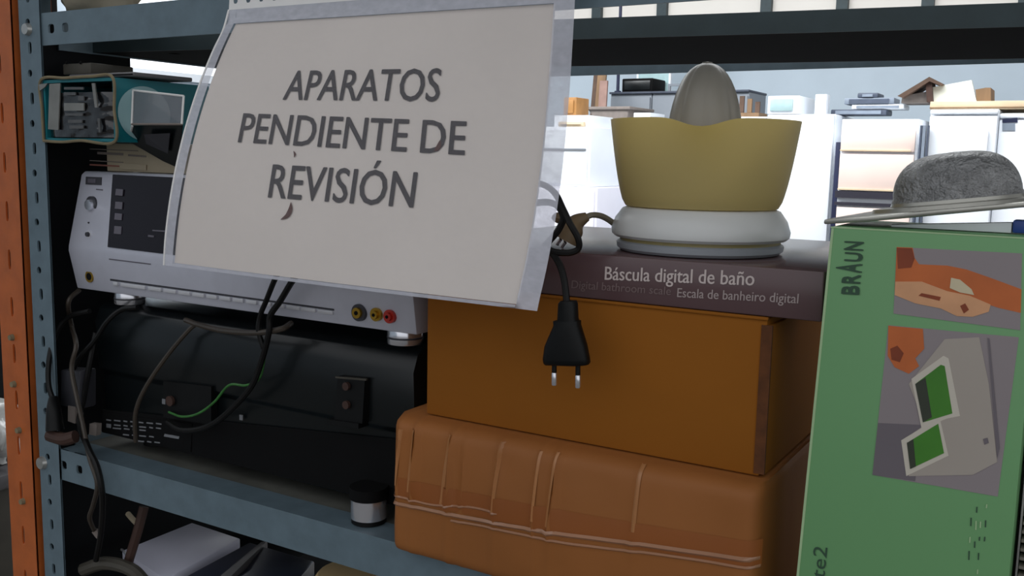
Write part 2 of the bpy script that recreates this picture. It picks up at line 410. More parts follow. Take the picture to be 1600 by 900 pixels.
def sheet_uv(px, py):
    u, v = .5, .5
    for _ in range(25):
        x, y = proj(sheet(u, v)); e = 1e-3
        xu, yu = proj(sheet(u+e, v)); xv, yv = proj(sheet(u, v+e))
        J = np.array([[(xu-x)/e, (xv-x)/e], [(yu-y)/e, (yv-y)/e]]); du, dv = np.linalg.solve(J, [px-x, py-y])
        u += du; v += dv
    return np.array([u, v])
notice = thing('paper_notice', sheet(.5, .5), 'white paper notice with large black Spanish capitals hanging from upper shelf', 'sign')
MB().grid(lambda a, b: sheet(a, b), 24, 24).build('sheet', 'paper', notice, smooth=80)
def sheet_line(bl, br, tl):
    a, b, c = sheet_uv(*bl), sheet_uv(*br), sheet_uv(*tl)
    def fn(s, t, k=0):
        u, v = a+(b-a)*s+(c-a)*t; return sheet(u, v, .0007+k)
    return fn
lettering('APARATOS', sheet_line((443, 155.5), (686, 158), (454, 111)), 'lettering', 'ink', notice, .0032)
lettering('PENDIENTE DE', sheet_line((373, 222), (726, 242), (382, 177)), 'lettering', 'ink', notice, .0022)
lettering('REVISIÓN', sheet_line((420, 308), (646, 324), (428, 257)), 'lettering', 'ink', notice, .0034)
def sheet_mark(pts, wd, nm='ink_mark'):
    P = catmull([Vector((*sheet_uv(*p), 0)) for p in pts], 5); vs = []; n = len(P)
    for i, p in enumerate(P):
        t = (P[min(i+1, n-1)]-P[max(i-1, 0)]).normalized(); q = Vector((-t.y, t.x, 0)); ww = wd*math.sin(math.pi*(i+.6)/(n+.2))
        vs += [sheet(p.x+q.x*ww, p.y+q.y*ww*1.4, .0009), sheet(p.x-q.x*ww, p.y-q.y*ww*1.4, .0009)]
    MB().add(vs, [(2*i, 2*i+1, 2*i+3, 2*i+2) for i in range(n-1)]).build(nm, 'stain', notice)
sheet_mark([(440, 343), (450, 337), (455, 327), (456, 316)], .007)
sheet_mark([(680, 236), (686, 230), (689, 219)], .006)
sheet_mark([(460, 236), (462, 241), (461, 246)], .003)
sl = thing('document_sleeve', sheet(.5, 0), 'clear plastic punched sleeve holding the notice, hung from the beam', 'sleeve')
U0, U1, V0, V1 = -.03, 1.052, -.06, 1.012
def sl_grid(u0, u1, v0, v1, d, nu=24, nv=24): return MB().grid(lambda a, b: sheet(u0+(u1-u0)*a, v0+(v1-v0)*b, d), nu, nv)
sl_grid(0, 1, 0, 1, .0022).build('front_film', 'sleeve_film', sl, smooth=80)
mb = MB()
for a in ((U0, 0, V0, V1), (1, U1, V0, V1), (0, 1, V0, 0), (0, 1, 1, V1)):
    u0, u1, v0, v1 = a; mb.grid(lambda s, t: sheet(u0+(u1-u0)*s, v0+(v1-v0)*t, .0022), 24 if u1-u0 > .5 else 2, 24 if v1-v0 > .5 else 2)
mb.build('border_film', 'sleeve_edge', sl, smooth=80)
mb = MB(); nst = 22; fn = lambda a, b, d: sheet(a, b, .0022-d)
for i in range(nst):
    a0 = U0+(U1-U0)*i/nst; a1 = U0+(U1-U0)*(i+1)/nst
    mb.cell(a0, a1, -.17, V0, ((a0+a1)/2, -.105, .009 if i % 2 else .0085, .022 if i % 2 else .0221), fn, .0004)
mb.build('punched_strip', 'strip_white', sl, smooth=0)
mb = MB(); mb.tube([sheet(U0, V0+(V1-V0)*k/12, .0022) for k in range(13)], .0009, 6); mb.build('edge_weld', 'strip_white', sl)  # white bead paints the bright highlight along the left edge

# ------------------------------------------------------------------ silver receiver
rx0, rx1 = -.893, -.4545
RP = [(.626, -.0225), (.6225, -.026), (.606, -.098), (.6055, -.103), (.612, -.1425)]     # front panel profile (Y, z)
def ry(z):
    for (y0, z0), (y1, z1) in zip(RP, RP[1:]):
        if z <= z0+1e-9 and z >= z1: return y0+(y1-y0)*(z0-z)/(z0-z1)
    return .62 if z > 0 else .612
def atr(px, py, d=0):
    Y = .61
    for _ in range(8): p = at(px, py, Y); Y = ry(p.z)-d
    return at(px, py, Y)
rec = thing('av_receiver', (-.675, .75, -.1555), 'silver audio receiver with dark display standing under the notice', 'receiver')
mb = MB(); prof = RP+[(.6402, -.1425), (.6402, -.0225)]
n = len(prof); ins = [.003, .002, .0, .0, .003, .003, .003]
A_ = [(rx0+i, y, z) for (y, z), i in zip(prof, ins)]; B_ = [(rx1, y, z) for y, z in prof]
mb.add(A_+B_, [tuple(range(n)), tuple(range(2*n-1, n-1, -1))]+[(i, (i+1) % n, (i+1) % n+n, i+n) for i in range(n)])
mb.build('front_panel', 'silver', rec, .0012)
MB().box(rx0+.010, rx1-.004, .6405, .775, -.1415, -.0235).build('casing', 'silver_dark', rec, .001)
def rquad(pxs, name, m, d=.0006, t=.0012, parent=rec, bevel=0):
    P = [atr(x, y, d) for x, y in pxs]; return MB().extr(P, (0, t, 0)).build(name, m, parent, bevel)
ds = rquad([(176, 272.5), (330, 280), (326, 405), (168, 386)], 'display', 'display', .0012, .003)
for y0, y1 in ((295, 306), (315, 327), (333, 344), (353, 366)):
    k = (y0-295)*-.04
    rquad([(181+k, y0), (192+k, y0+1), (191+k, y1), (180+k, y1-1)], 'touch_key', 'display_mark', .0018, .0008, ds)
for q in (((238, 359), (259, 360.5), (259, 362.5), (238, 361)), ((231, 367), (240, 368), (240, 371), (231, 370))):
    rquad(q, 'marking', 'display_mark', .0018, .0008, ds)
pb = rquad([(134, 276), (158, 277), (157.5, 289), (133.5, 288)], 'power_button', 'silver_dark', .001, .002)
rquad([(137, 279), (149, 279.6), (149, 286), (137, 285.5)], 'button_cap', 'display_mark', .0016, .001, pb)
def knob(px, py, r, ln, m, ring=None, nm='knob'):
    p = atr(px, py); q = p+Vector((0, -ln, 0)); o = MB().cyl(p+Vector((0, .002, 0)), q, r, 24, r*.88).build(nm, m, rec)
    if ring: MB().cyl(p+Vector((0, .002, 0)), p+Vector((0, -.0008, 0)), r*1.45, 24).build('ring', ring, o)
    return o
knob(143, 320, .0060, .0045, 'chrome', 'silver_dark')
knob(139, 366, .0026, .003, 'silver_dark', 'button', 'small_jack')
knob(139, 348, .001, .001, 'silver_dark', None, 'indicator')
hj = knob(140, 432, .0042, .0012, 'black_matt', 'gold', 'headphone_jack')
xs_ = [(176, 183), (188, 226), (231, 251), (255, 274), (278, 296), (300, 318), (322, 338), (342, 359), (363, 379), (384, 400), (405, 422), (427, 443), (447, 467), (470, 492), (496, 519)]
for a, b in xs_:
    ya = 438+(a-176)*.135; yb = 438+(b-176)*.135
    o = rquad([(a, ya+2), (b, yb+2), (b, yb+8), (a, ya+8)], 'button', 'button', .0022, .004, rec, .0005)
gro = rquad([(172, 435.5), (522, 482.7), (522, 485.5), (172, 438.5)], 'button_groove', 'silver_dark', .0003, .0008)
for px, py, m in ((563, 488, 'yellow_plastic'), (590, 491, 'gold'), (611, 494, 'red_plastic')):
    p = atr(px, py); r = .0072 if px == 563 else .0056
    s_ = MB().cyl(p+Vector((0, .002, 0)), p+Vector((0, -.003, 0)), r, 24).build('phono_socket', m if px != 563 else 'silver_dark', rec)
    MB().cyl(p+Vector((0, -.002, 0)), p+Vector((0, -.0055, 0)), r*.62, 20).build('socket_ring', 'gold' if px != 611 else 'red_plastic', s_)
    MB().cyl(p+Vector((0, -.0045, 0)), p+Vector((0, -.006, 0)), r*.25, 12).build('socket_pin', 'black_matt', s_)
for X in (at(203, 470, .632).x, at(633, 531, .632).x):
    for Y in (.632, .755):
        f = MB().cyl((X, Y, -.1428), (X, Y, -.1555), .0150, 32).build('foot', 'chrome', rec, .001)
        MB().cyl((X, Y, -.1490), (X, Y, -.1505), .0153, 32).build('foot_groove', 'silver_dark', f)
for a in ((170, 404, 235, 412), (150, 295, 160, 296)):
    rquad([(a[0], a[1]), (a[2], a[3]), (a[2], a[3]+1.6), (a[0], a[1]+1.6)], 'marking', 'display_mark', .0005, .0006)

# ------------------------------------------------------------------ black appliance below it
YB = .618
blk = thing('black_hifi_unit', (-.68, .75, -.31), 'black appliance seen from its socket side beneath the silver receiver', 'appliance')
bx0, bx1 = -.872, -.462
MB().add(*(lambda pr: ([(bx0, y, z) for y, z in pr]+[(bx1, y, z) for y, z in pr],
    [tuple(range(len(pr))), tuple(range(2*len(pr)-1, len(pr)-1, -1))]+[(i, (i+1) % len(pr), (i+1) % len(pr)+len(pr), i+len(pr)) for i in range(len(pr))]))(
    [(.634, -.1560), (.624, -.162), (YB, -.176), (.6205, -.226), (.626, -.232), (.626, -.297), (.92, -.297), (.92, -.1560)])).build('casing', 'black_gloss', blk, .0015)
def bq(pxs, nm, m, d=.0, t=.003, parent=blk, Y=.6255): return MB().extr([Vector((p.x, p.y, max(p.z, -.2965))) for p in (at(x, y, Y-d) for x, y in pxs)], (0, t, 0)).build(nm, m, parent)
bq([(160, 640), (660, 690), (655, 798), (160, 700)], 'rear_panel', 'black_matt', .001, .002)
so = bq([(528, 588), (570, 592), (566, 662), (522, 656)], 'socket_block', 'black_plastic', .014, .014)
bq([(512, 655), (560, 662), (560, 670), (512, 663)], 'socket_ledge', 'black_plastic', .016, .016)
for py in (603, 632): p = at(543, py, .611); MB().cyl(p, p+Vector((0, -.003, 0)), .0035, 14).build('terminal', 'rust_brown', so)
bq([(524, 588), (572, 592), (572, 595), (524, 591)], 'block_trim', 'olive_slab', .0145, .002, so)
so2 = bq([(255, 596), (330, 604), (330, 664), (255, 652)], 'mains_inlet', 'black_plastic', .008, .008)
p = at(268, 626, .617); MB().cyl(p, p+Vector((0, -.003, 0)), .005, 16).build('fuse_cap', 'rust_brown', so2)
bq([(253, 623), (258, 624), (258, 632), (253, 631)], 'marking', 'white_print', .0085, .0006, so2)
lab = bq([(162, 645), (300, 662), (298, 706), (160, 676)], 'rating_label', 'black_matt', .0018, .001)
rows = [(166, 655, [10, 14, 8, 12, 10, 14, 12]), (178, 663, [14, 9, 12, 15, 8, 11]), (176, 668, [18, 12, 8, 14]), (192, 678, [13, 9, 15, 10]), (215, 688, [14, 9, 12])]
for x, y, ws in rows:
    for wd in ws:
        bq([(x, y), (x+wd*.7, y+1.1), (x+wd*.7, y+3.0), (x, y+1.9)], 'print_line', 'white_print', .0024, .0005, lab); x += wd*.7+5; y += .95
bq([(166, 662), (173, 663), (173, 669), (166, 668)], 'print_mark', 'white_print', .0024, .0005, lab)
bq([(257, 678), (280, 682), (279, 686), (256, 682)], 'print_mark', 'white_print', .0024, .0005, lab)
bq([(374, 648), (379, 649), (379, 657), (374, 656)], 'marking', 'white_print', .0024, .0006)
for sx in (at(575, 815, .612).x, bx0+.04):
    for y in ((.613, .88) if sx > -.7 else (.66, .88)):
        f = MB().cyl((sx, y, -.2975), (sx, y, -.3095), .0148, 32).build('foot', 'black_plastic', blk)
        MB().cyl((sx, y, -.2885), (sx, y, -.3055), .0152, 32).build('foot_ring', 'chrome' if sx > -.7 else 'black_matt', f)
        MB().cyl((sx, y, -.2784), (sx, y, -.2884), .0162, 32).build('foot_cap', 'black_matt', f)

# ------------------------------------------------------------------ lower taped carton, upper box, scale box
cx0, cx1, cy0, cy1, cz0, cz1 = -.449, -.160, .5675, .93, -.3095, -.1995
car = thing('taped_carton', (-.3, .75, cz0), 'lower worn brown carton wrapped in creased tape, bottom of the stack', 'carton')
def ridge(x, z):
    y = 0
    for px, amp, wd in ((616, .002, .002), (642, .0034, .0022), (700, .004, .0024), (722, .002, .002), (775, .0032, .0022), (838, .0028, .002), (864, .0036, .0024), (995, .0016, .003)):
        xr = at(px, 740, cy0).x + (z+.25)*.05; y += amp*math.exp(-((x-xr)/wd)**2)*(1 if z > -.262 else .35)
    return y
def cfront(a, b):
    x = cx0+(cx1-cx0)*a; z = cz0+(cz1-cz0)*b
    ex = min(a, 1-a)*(cx1-cx0); ez = min(b, 1-b)*(cz1-cz0); rr = .010; y = cy0
    for e in (ex, ez):
        if e < rr: y += (rr-math.sqrt(max(rr*rr-(rr-e)**2, 0)))*.9
    y -= .006*math.sin(math.pi*a)*math.sin(math.pi*b)-.004
    y -= ridge(x, z)+.0008*noise.noise(Vector((x*40, z*40, 1)))
    return Vector((x, y, z))
mb = MB(); mb.grid(cfront, 90, 30)
yb = cy0+.009
MBB = MB().grid(cfront, 90, 30)
ring = [MBB.v[i] for i in range(91)]+[MBB.v[j*91+90] for j in range(1, 31)]+[MBB.v[30*91+i] for i in range(89, -1, -1)]+[MBB.v[j*91] for j in range(29, 0, -1)]
n = len(ring); back = [Vector((p.x, cy1, p.z)) for p in ring]
mb.add(ring+back, [(i, (i+1) % n, n+(i+1) % n, n+i) for i in range(n)]+[tuple(range(n, 2*n))])
mb.build('body', 'carton_kraft', car, smooth=50)
def cstrip(p0, p1, wd, nm, m, lift, wave=0, n=60):
    a, b = at(*p0, cy0), at(*p1, cy0); vs = []
    for i in range(n+1):
        t = i/n; x = a.x+(b.x-a.x)*t; z = a.z+(b.z-a.z)*t+wave*math.sin(t*9+1)*.0015
        for s in (-1, 0, 1):
            zz = z+s*wd/2; A1 = min(max((x-cx0)/(cx1-cx0), 0), 1); B1 = min(max((zz-cz0)/(cz1-cz0), 0), 1)
            q = cfront(A1, B1); vs.append(Vector((x, q.y-lift*(1 if s == 0 else .25)-.0003, zz)))
    fs = []
    for i in range(n):
        for s in (0, 1): fs.append((3*i+s, 3*i+s+1, 3*i+s+4, 3*i+s+3))
    MB().add(vs, fs).build(nm, m, car, smooth=80)
def crease(p0, p1, wd, n=14):
    a, b = at(*p0, cy0), at(*p1, cy0); vs = []
    for i in range(n+1):
        p = a+(b-a)*(i/n)
        for k in (-1, 0, 1):
            x = p.x+k*wd/2; q = cfront(min(max((x-cx0)/(cx1-cx0), 0), 1), min(max((p.z-cz0)/(cz1-cz0), 0), 1)); vs.append(Vector((x, q.y-(.0012 if k == 0 else .0002), p.z)))
    MB().add(vs, [(3*i+k, 3*i+k+1, 3*i+k+4, 3*i+k+3) for i in range(n) for k in (0, 1)]).build('film_crease', 'film_shine', car, smooth=80)
for p0, p1 in (((622, 672), (613, 760)), ((643, 672), (634, 770)), ((700, 680), (688, 788)), ((782, 692), (772, 800)), ((842, 706), (834, 812)), ((868, 708), (856, 820)), ((998, 730), (990, 830))): crease(p0, p1, .0034)
cstrip((612, 763), (1182, 872), .017, 'tape_band', 'carton_band', .0004)
cstrip((603, 788), (1180, 880), .0034, 'tape_fold', 'tape', .0022, .4)
cstrip((705, 815), (1180, 893), .0022, 'tape_fold', 'tape', .0016, .6)
cstrip((602, 778), (780, 800), .0020, 'tape_fold', 'tape', .0014, .8)

bxz0, bxz1 = -.1985, -.0965
box = thing('cardboard_box', (-.3, .75, bxz0), 'plain smooth brown cardboard box in the middle of the stack', 'box')
ux0, ux1 = -.4285, -.1665
mb = MB(); mb.box(ux0, ux1, .590, .90, bxz0, bxz1); mb.build('body', 'cardboard', box, .0015)
mb = MB().box(ux1+.0002, ux1+.003, .592, .90, bxz0+.001, bxz1-.004); mb.build('side_flap', 'cardboard', box, .0006)
mb = MB().box(ux1-.0035, ux1+.0034, .5892, .5912, bxz0+.002, bxz1-.004); mb.build('cut_edge', 'cardboard_cut', box)
mb = MB().box(ux0-.0008, ux1+.0005, .5885, .592, bxz1-.0008, bxz1+.0012); mb.build('top_flap', 'cardboard', box, .0004)

sz0, sz1 = -.0950, -.0640
sc = thing('scale_box', (-.29, .72, sz0), 'flat purple-brown bathroom scale box lying under the citrus juicer', 'box')
MB().box(-.441, -.1335, .589, .83, sz0, sz1).build('carton', 'scale_box', sc, .0015)
YS = .5887
ln = lambda bl, br, tl, Y=YS: plane_text(at(*bl, Y), at(*br, Y), at(*tl, Y))
lettering('Báscula digital de baño', ln((945, 437), (1178, 446), (946, 416.5)), 'lettering', 'scale_text', sc, .0016)
lettering('Digital bathroom scale', ln((893, 450), (1048, 461), (894, 438)), 'lettering', 'scale_text_dim', sc, .0008)
lettering('Escala de banheiro digital', ln((1058, 464), (1247, 474), (1059, 450)), 'lettering', 'scale_text_mid', sc, .0010)

# ------------------------------------------------------------------ citrus juicer
JC = Vector((-.2385, .6585, 0))
ju = thing('citrus_juicer', (JC.x, JC.y, sz1), 'electric citrus juicer with yellow bowl and pale reamer cone', 'juicer')
zb = sz1+.0008
MB().lathe([(0, zb), (.056, zb), (.0585, zb+.002), (.0590, zb+.0055), (.057, zb+.007), (0, zb+.007)], JC, 64).build('foot_plate', 'juicer_grey', ju)
MB().lathe([(0, zb+.0066), (.0565, zb+.0066), (.0565, zb+.010), (0, zb+.010)], JC, 64).build('yellow_gasket', 'juicer_bowl', ju)
MB().lathe([(0, zb+.0095), (.060, zb+.0095), (.0625, zb+.0115), (.063, zb+.015), (.0605, zb+.0225), (.0555, zb+.0295), (.052, zb+.031), (0, zb+.031)], JC, 64).build('motor_base', 'juicer_white', ju)
zt = .0285; z0 = zb+.0315; zh = zt-z0
SP = math.atan2(-math.cos(math.radians(18)), math.sin(math.radians(18)))   # spout angle, towards the viewer
def bowlmod(a, r, z):
    k = (z-z0)/zh; d = (a-SP+math.pi) % (2*math.pi)-math.pi
    dip = math.exp(-(d/.24)**2)
    if k > .35:
        kk = (k-.35)/.65; r += .008*dip*kk*kk; z -= .0062*dip*kk**3
    return r, z
bp_ = []
for k in range(15):
    t = k/14; bp_.append((.0535+.0125*t**.62, z0+zh*t))
inner = [(r-.0022, z) for r, z in reversed(bp_)]
MB().lathe([(0, z0), (.050, z0)]+bp_+inner[:-1]+[(.0505, z0+.003), (0, z0+.003)], JC, 96, bowlmod).build('bowl', 'juicer_bowl', ju, smooth=50)
def conemod(a, r, z):
    k = max(0, min(1, (z-.01)/.058)); return r*(1+.075*(abs(math.cos(4*a))**.6-.5)*(1-k*.6)), z
cp = [(.006, z0+.005), (.026, z0+.008), (.0265, .012)]
for k in range(13):
    t = k/12; cp.append((.0262*math.cos(t*math.pi/2)**.86 if k < 12 else .0001, .012+.0565*math.sin(t*math.pi/2)**1.05 if k else .013))
MB().lathe(cp, JC, 96, conemod).build('reamer', 'juicer_cone', ju, smooth=60)
MB().lathe([(.0001, .0660), (.004, .066), (.0035, .0690), (.0001, .0695)], JC, 16).build('reamer_tip', 'juicer_cone', ju)
MB().tube([at(980, 372, .645), at(962, 352, .640), at(943, 339, .632), at(925, 336, .622), at(912, 342, .617)], .0022, 8).build('cord', 'juicer_cord', ju)
MB().tube([at(918, 338, .62), at(902, 347, .616), at(893, 360, .613), at(884, 376, .611)], lambda t: .0032+.0055*min(1, t*1.6), 12).build('plug', 'juicer_plug', ju)
MB().tube([at(884, 345, .613), at(872, 340, .612), at(868, 344, .612)], .0038, 8).build('plug_clip', 'juicer_plug', ju)
for d in (0, 1):
    MB().cyl(at(876+d*7, 374+d*4, .611), at(870+d*7, 382+d*4, .611), .0016, 8).build('plug_pin', 'chrome', ju)

# ------------------------------------------------------------------ black plug hanging in front of the boxes
pg = thing('power_plug', at(885, 607, .553), 'black two-pin power plug dangling on its cord before the boxes', 'plug')
YP = .553
MB().tube([at(828, 284, .572), at(852, 290, .570), at(868, 303, .567), at(879, 325, .563), at(890, 348, .562), at(903, 372, .564), at(904, 388, .566), at(890, 395, .564), at(868, 394, .560), at(858, 390, .558)], .0022, 8).build('cord', 'cord_black', pg)
MB().tube([at(832, 318, .573), at(856, 316, .571), at(872, 323, .569), at(880, 340, .567), at(872, 360, .566), at(858, 377, .565), at(852, 386, .562), at(864, 397, .560), at(875, 415, .558), at(882, 440, .556), at(886, 476, YP)], .0023, 8).build('cord', 'cord_black', pg)
mb = MB(); 
def sect(py, x0, x1, th):
    a, b = at(x0, py, YP), at(x1, py, YP); c = (a+b)/2; hw = (b.x-a.x)/2
    return [c+Vector((hw*math.copysign(abs(math.cos(q))**.7, math.cos(q)), th*math.copysign(abs(math.sin(q))**.7, math.sin(q)), (b.z-a.z)/2*math.cos(q))) for q in [2*math.pi*k/20 for k in range(20)]]
def loft(name, secs, m, parent):
    vs = [p for s in secs for p in s]; n = 20; k = len(secs)
    fs = [(i*n+j, i*n+(j+1) % n, (i+1)*n+(j+1) % n, (i+1)*n+j) for i in range(k-1) for j in range(n)]+[tuple(range(n)), tuple(range((k-1)*n, k*n))]
    return MB().add(vs, fs).build(name, m, parent, smooth=45)
loft('strain_relief', [sect(470, 877, 899, .0045), sect(474, 874, 901, .0050), sect(498, 873, 902, .0056), sect(503, 873, 904, .0056)], 'black_plastic', pg)
loft('plug_body', [sect(501, 866, 906, .0056), sect(508, 867, 906, .0062), sect(524, 860, 911, .0066), sect(540, 853, 916, .0068), sect(560, 850, 920, .0068), sect(567, 851, 921, .0064), sect(570, 853, 919, .005)], 'black_plastic', pg)
for px, py in ((866, 566), (903, 570)):
    pn = MB().cyl(at(px, py-4, YP), at(px, py+16, YP), .00165, 12).build('pin_sleeve', 'black_plastic', pg)
    MB().cyl(at(px, py+16, YP), at(px, py+36, YP), .00185, 12).build('pin_tip', 'chrome', pn, .0003)

# ------------------------------------------------------------------ green box
YG = .570
gb = thing('green_box', (-.075, .61, ZS), 'tall pale green carton with medical photos printed on its front', 'box')
gt = -.0355
g = [(-.1365, YG, ZS+.0005), (-.0205, YG, ZS+.0005), (-.0205, .655, ZS+.0005), (-.1365, .655, ZS+.0005), (-.1272, YG, gt), (-.0205, YG, gt-.0005), (-.0205, .655, gt), (-.1272, .655, gt)]
MB().hexa(g).build('carton', 'green_card', gb, .0008)
MB().extr([(-.1364, YG-.0002, ZS+.001), (-.1349, YG-.0002, ZS+.001), (-.1257, YG-.0002, gt-.001), (-.1271, YG-.0002, gt-.001)], (0, .0004, 0)).build('worn_edge', 'green_edge', gb)
MB().extr([(-.1275, YG-.0002, gt-.0008), (-.021, YG-.0002, gt-.0012), (-.021, YG-.0002, gt-.0004), (-.1275, YG-.0002, gt)], (0, .0004, 0)).build('worn_edge', 'green_edge', gb)
lvl = {}
def pr(pxs, nm, m, k, parent=gb): return MB().extr([at(x, y, YG-.0003-.00015*k) for x, y in pxs], (0, .0002, 0)).build(nm, m, parent, smooth=0)
ph = pr([(1401, 386), (1597, 396), (1594, 516), (1396, 490)], 'printed_photo', 'print_grey', 0)
ph['label'] = 'photo of a bare arm being treated by a hand'
pr([(1401, 386), (1426, 387), (1429, 403), (1436, 413), (1480, 415), (1510, 421), (1550, 435), (1596, 452), (1595, 489), (1560, 481), (1520, 468), (1490, 462), (1450, 462), (1398, 456)], 'arm', 'print_skin', 1, ph)
pr([(1401, 387), (1425, 388), (1429, 404), (1424, 418), (1403, 420)], 'arm_shade', 'print_brown', 2, ph)
pr([(1399, 440), (1440, 440), (1480, 455), (1515, 462), (1548, 476), (1545, 487), (1520, 495), (1495, 494), (1470, 482), (1430, 474), (1398, 461)], 'hand', 'print_skin_light', 2, ph)
pr([(1440, 458), (1470, 464), (1468, 470), (1435, 462)], 'hand_shade', 'print_brown', 3, ph)
pr([(1486, 434), (1500, 437), (1518, 452), (1522, 461), (1500, 457), (1484, 450)], 'dressing', 'print_cloth', 3, ph)
pr([(1500, 478), (1508, 474), (1514, 484), (1506, 490)], 'wound', 'print_brown', 3, ph)
ph2 = pr([(1388, 508), (1592, 527), (1559, 776), (1363, 742)], 'printed_photo', 'print_grey', 0)
ph2['label'] = 'photo of a white measuring device with green screens'
pr([(1372, 661), (1440, 664), (1430, 752), (1363, 742)], 'table_shade', 'print_dgrey', 1, ph2)
pr([(1388, 509), (1442, 514), (1444, 545), (1430, 560), (1436, 572), (1420, 584), (1398, 574), (1387, 556)], 'hand', 'print_skin', 2, ph2)
pr([(1391, 545), (1402, 540), (1412, 552), (1406, 566), (1393, 562)], 'hand_shade', 'print_brown', 3, ph2)
pr([(1476, 530), (1530, 527), (1545, 600), (1558, 722), (1520, 742), (1420, 744), (1410, 688), (1445, 664), (1420, 600)], 'device', 'print_device', 2, ph2)
pr([(1424, 592), (1474, 556), (1482, 560), (1500, 650), (1480, 654), (1440, 670)], 'device_bezel', 'print_device_light', 3, ph2)
pr([(1430, 600), (1470, 570), (1476, 572), (1488, 646), (1442, 660)], 'screen', 'print_screen', 4, ph2)
pr([(1430, 600), (1446, 590), (1456, 652), (1442, 660)], 'screen_shade', 'print_screen_dark', 5, ph2)
pr([(1408, 688), (1468, 652), (1482, 712), (1416, 744)], 'device_bezel', 'print_device_light', 3, ph2)
pr([(1417, 692), (1466, 662), (1475, 708), (1422, 733)], 'screen', 'print_screen', 4, ph2)
pr([(1417, 692), (1427, 686), (1431, 729), (1422, 733)], 'screen_shade', 'print_screen_dark', 5, ph2)
pr([(1543, 528), (1546, 529), (1562, 700), (1558, 716)], 'device_seam', 'print_dgrey', 3, ph2)
pr([(1536, 686), (1543, 684), (1545, 692), (1538, 695)], 'device_knob', 'print_dgrey', 4, ph2)
y = 460.5
for ch, hh in (('B', 25), ('R', 26), ('A', 36), ('U', 25), ('N', 27)):
    q = lambda x, y: at(x, y, YG-.0004)
    xb = 1341+(460-y)*.09
    lettering(ch, plane_text(q(xb, y), q(xb+1.2, y-13.5), q(xb-hh, y-1.5)), 'brand_letter', 'green_ink', gb, .025)
    y -= 17.2
q = lambda x, y: at(x, y, YG-.0004)
lettering('te2', plane_text(q(1288, 905), q(1293, 856), q(1267, 900)), 'lettering', 'green_ink', gb, .0)
for i, (x, y0, y1) in enumerate(((1516, 800, 890), (1524, 792, 870), (1531, 800, 895), (1539, 788, 850))):
    yy = y0; k = 0
    while yy < y1:
        l_ = 6+(k*7+i*3) % 9; sh = (900-yy)*.06-5
        MB().extr([q(x+sh, yy), q(x+2+sh, yy), q(x+2+sh-.5, yy+l_), q(x+sh-.5, yy+l_)], (0, .0001, 0)).build('small_print', 'green_edge' if (i+k) % 3 == 0 else 'green_ink', gb, smooth=0) if (k+i) % 2 else None
        yy += l_+3; k += 1

# ------------------------------------------------------------------ upturned metal bowl on the green box
dm = thing('metal_mould', (-.075, .61, gt), 'grey cast metal dome with wide rim lying on the green carton', 'mould')
tilt = Matrix.Rotation(math.radians(-7.5), 4, 'Y')
dxf = Matrix.Translation(Vector((-.0665, .613, gt+.0118))) @ tilt
def dome(prof, n=64, ax=1.0, ay=.62):
    vs = []; m = len(prof); fs = []
    for k in range(n):
        a = 2*math.pi*k/n
        for r, z in prof: vs.append((r*ax*math.cos(a), r*ay*math.sin(a), z))
    for k in range(n):
        for j in range(m-1): fs.append((k*m+j, ((k+1) % n)*m+j, ((k+1) % n)*m+j+1, k*m+j+1))
    return vs, fs
pf = [(.0362, 0), (.0355, .006)]+[(.0345*math.cos(t)**.62, .008+.0245*math.sin(t)) for t in [math.pi/2*k/12 for k in range(12)]]+[(.0001, .0326)]
MB(dxf).add(*dome(pf)).build('dome', 'cast_aluminium', dm, smooth=60)
MB(dxf).add(*dome([(.0001, -.0005), (.046, -.0012), (.0475, .0008), (.046, .0030), (.0363, .0036), (.0355, .0055), (.0001, .006)], 64, 1, .68)).build('flange', 'aluminium', dm, smooth=40)
# broad flat lip running out to the left
A = [Vector((-.134, .580, gt+.0004)), Vector((-.134, .612, gt+.0004)), Vector((-.118, .640, gt+.004)), Vector((-.07, .652, gt+.0105)), Vector((-.02, .652, gt+.0165)), Vector((-.005, .640, gt+.0185)), Vector((-.005, .585, gt+.0185)), Vector((-.02, .578, gt+.0165)), Vector((-.07, .576, gt+.0095)), Vector((-.108, .576, gt+.0035))]
MB().extr(A, (0, 0, .0028)).build('lip', 'aluminium', dm, .0009)
lf = thing('folded_leaflet', (-.05, .63, gt), 'white folded leaflet tucked under the metal dome', 'leaflet')
MB().hexa([(-.098, .590, gt+.0004), (-.036, .590, gt+.0004), (-.036, .600, gt+.0004), (-.098, .600, gt+.0004), (-.098, .590, gt+.0016), (-.036, .590, gt+.006), (-.036, .600, gt+.006), (-.098, .600, gt+.0016)]).build('paper', 'white_card', lf, .0002)
MB().box(-.0355, -.024, .589, .601, gt+.0004, gt+.0075).build('blue_end', 'blue_plastic', lf, .001)

# ------------------------------------------------------------------ ribbed appliance right of the green box
rb = thing('ribbed_heater', (.05, .66, ZS), 'black appliance with pale horizontal ribs right of the green carton', 'appliance')
MB().box(-.0178, .12, .600, .74, ZS+.0005, -.10).build('casing', 'black_plastic', rb, .002)
rib = None
for i in range(24):
    z = -.115-i*.0052
    if rib is None:
        rib = MB().box(-.0172, .118, .592, .5995, z, z+.0018).build('rib', 'faded_grey', rb, .0003); z00 = z
    else:
        c = rib.copy(); C.objects.link(c); c.location.z = z-z00
for i in range(2): MB().box(-.0172, .118, .590, .5995, -.268-i*.02, -.258-i*.02).build('base_bar', 'black_gloss', rb, .001)

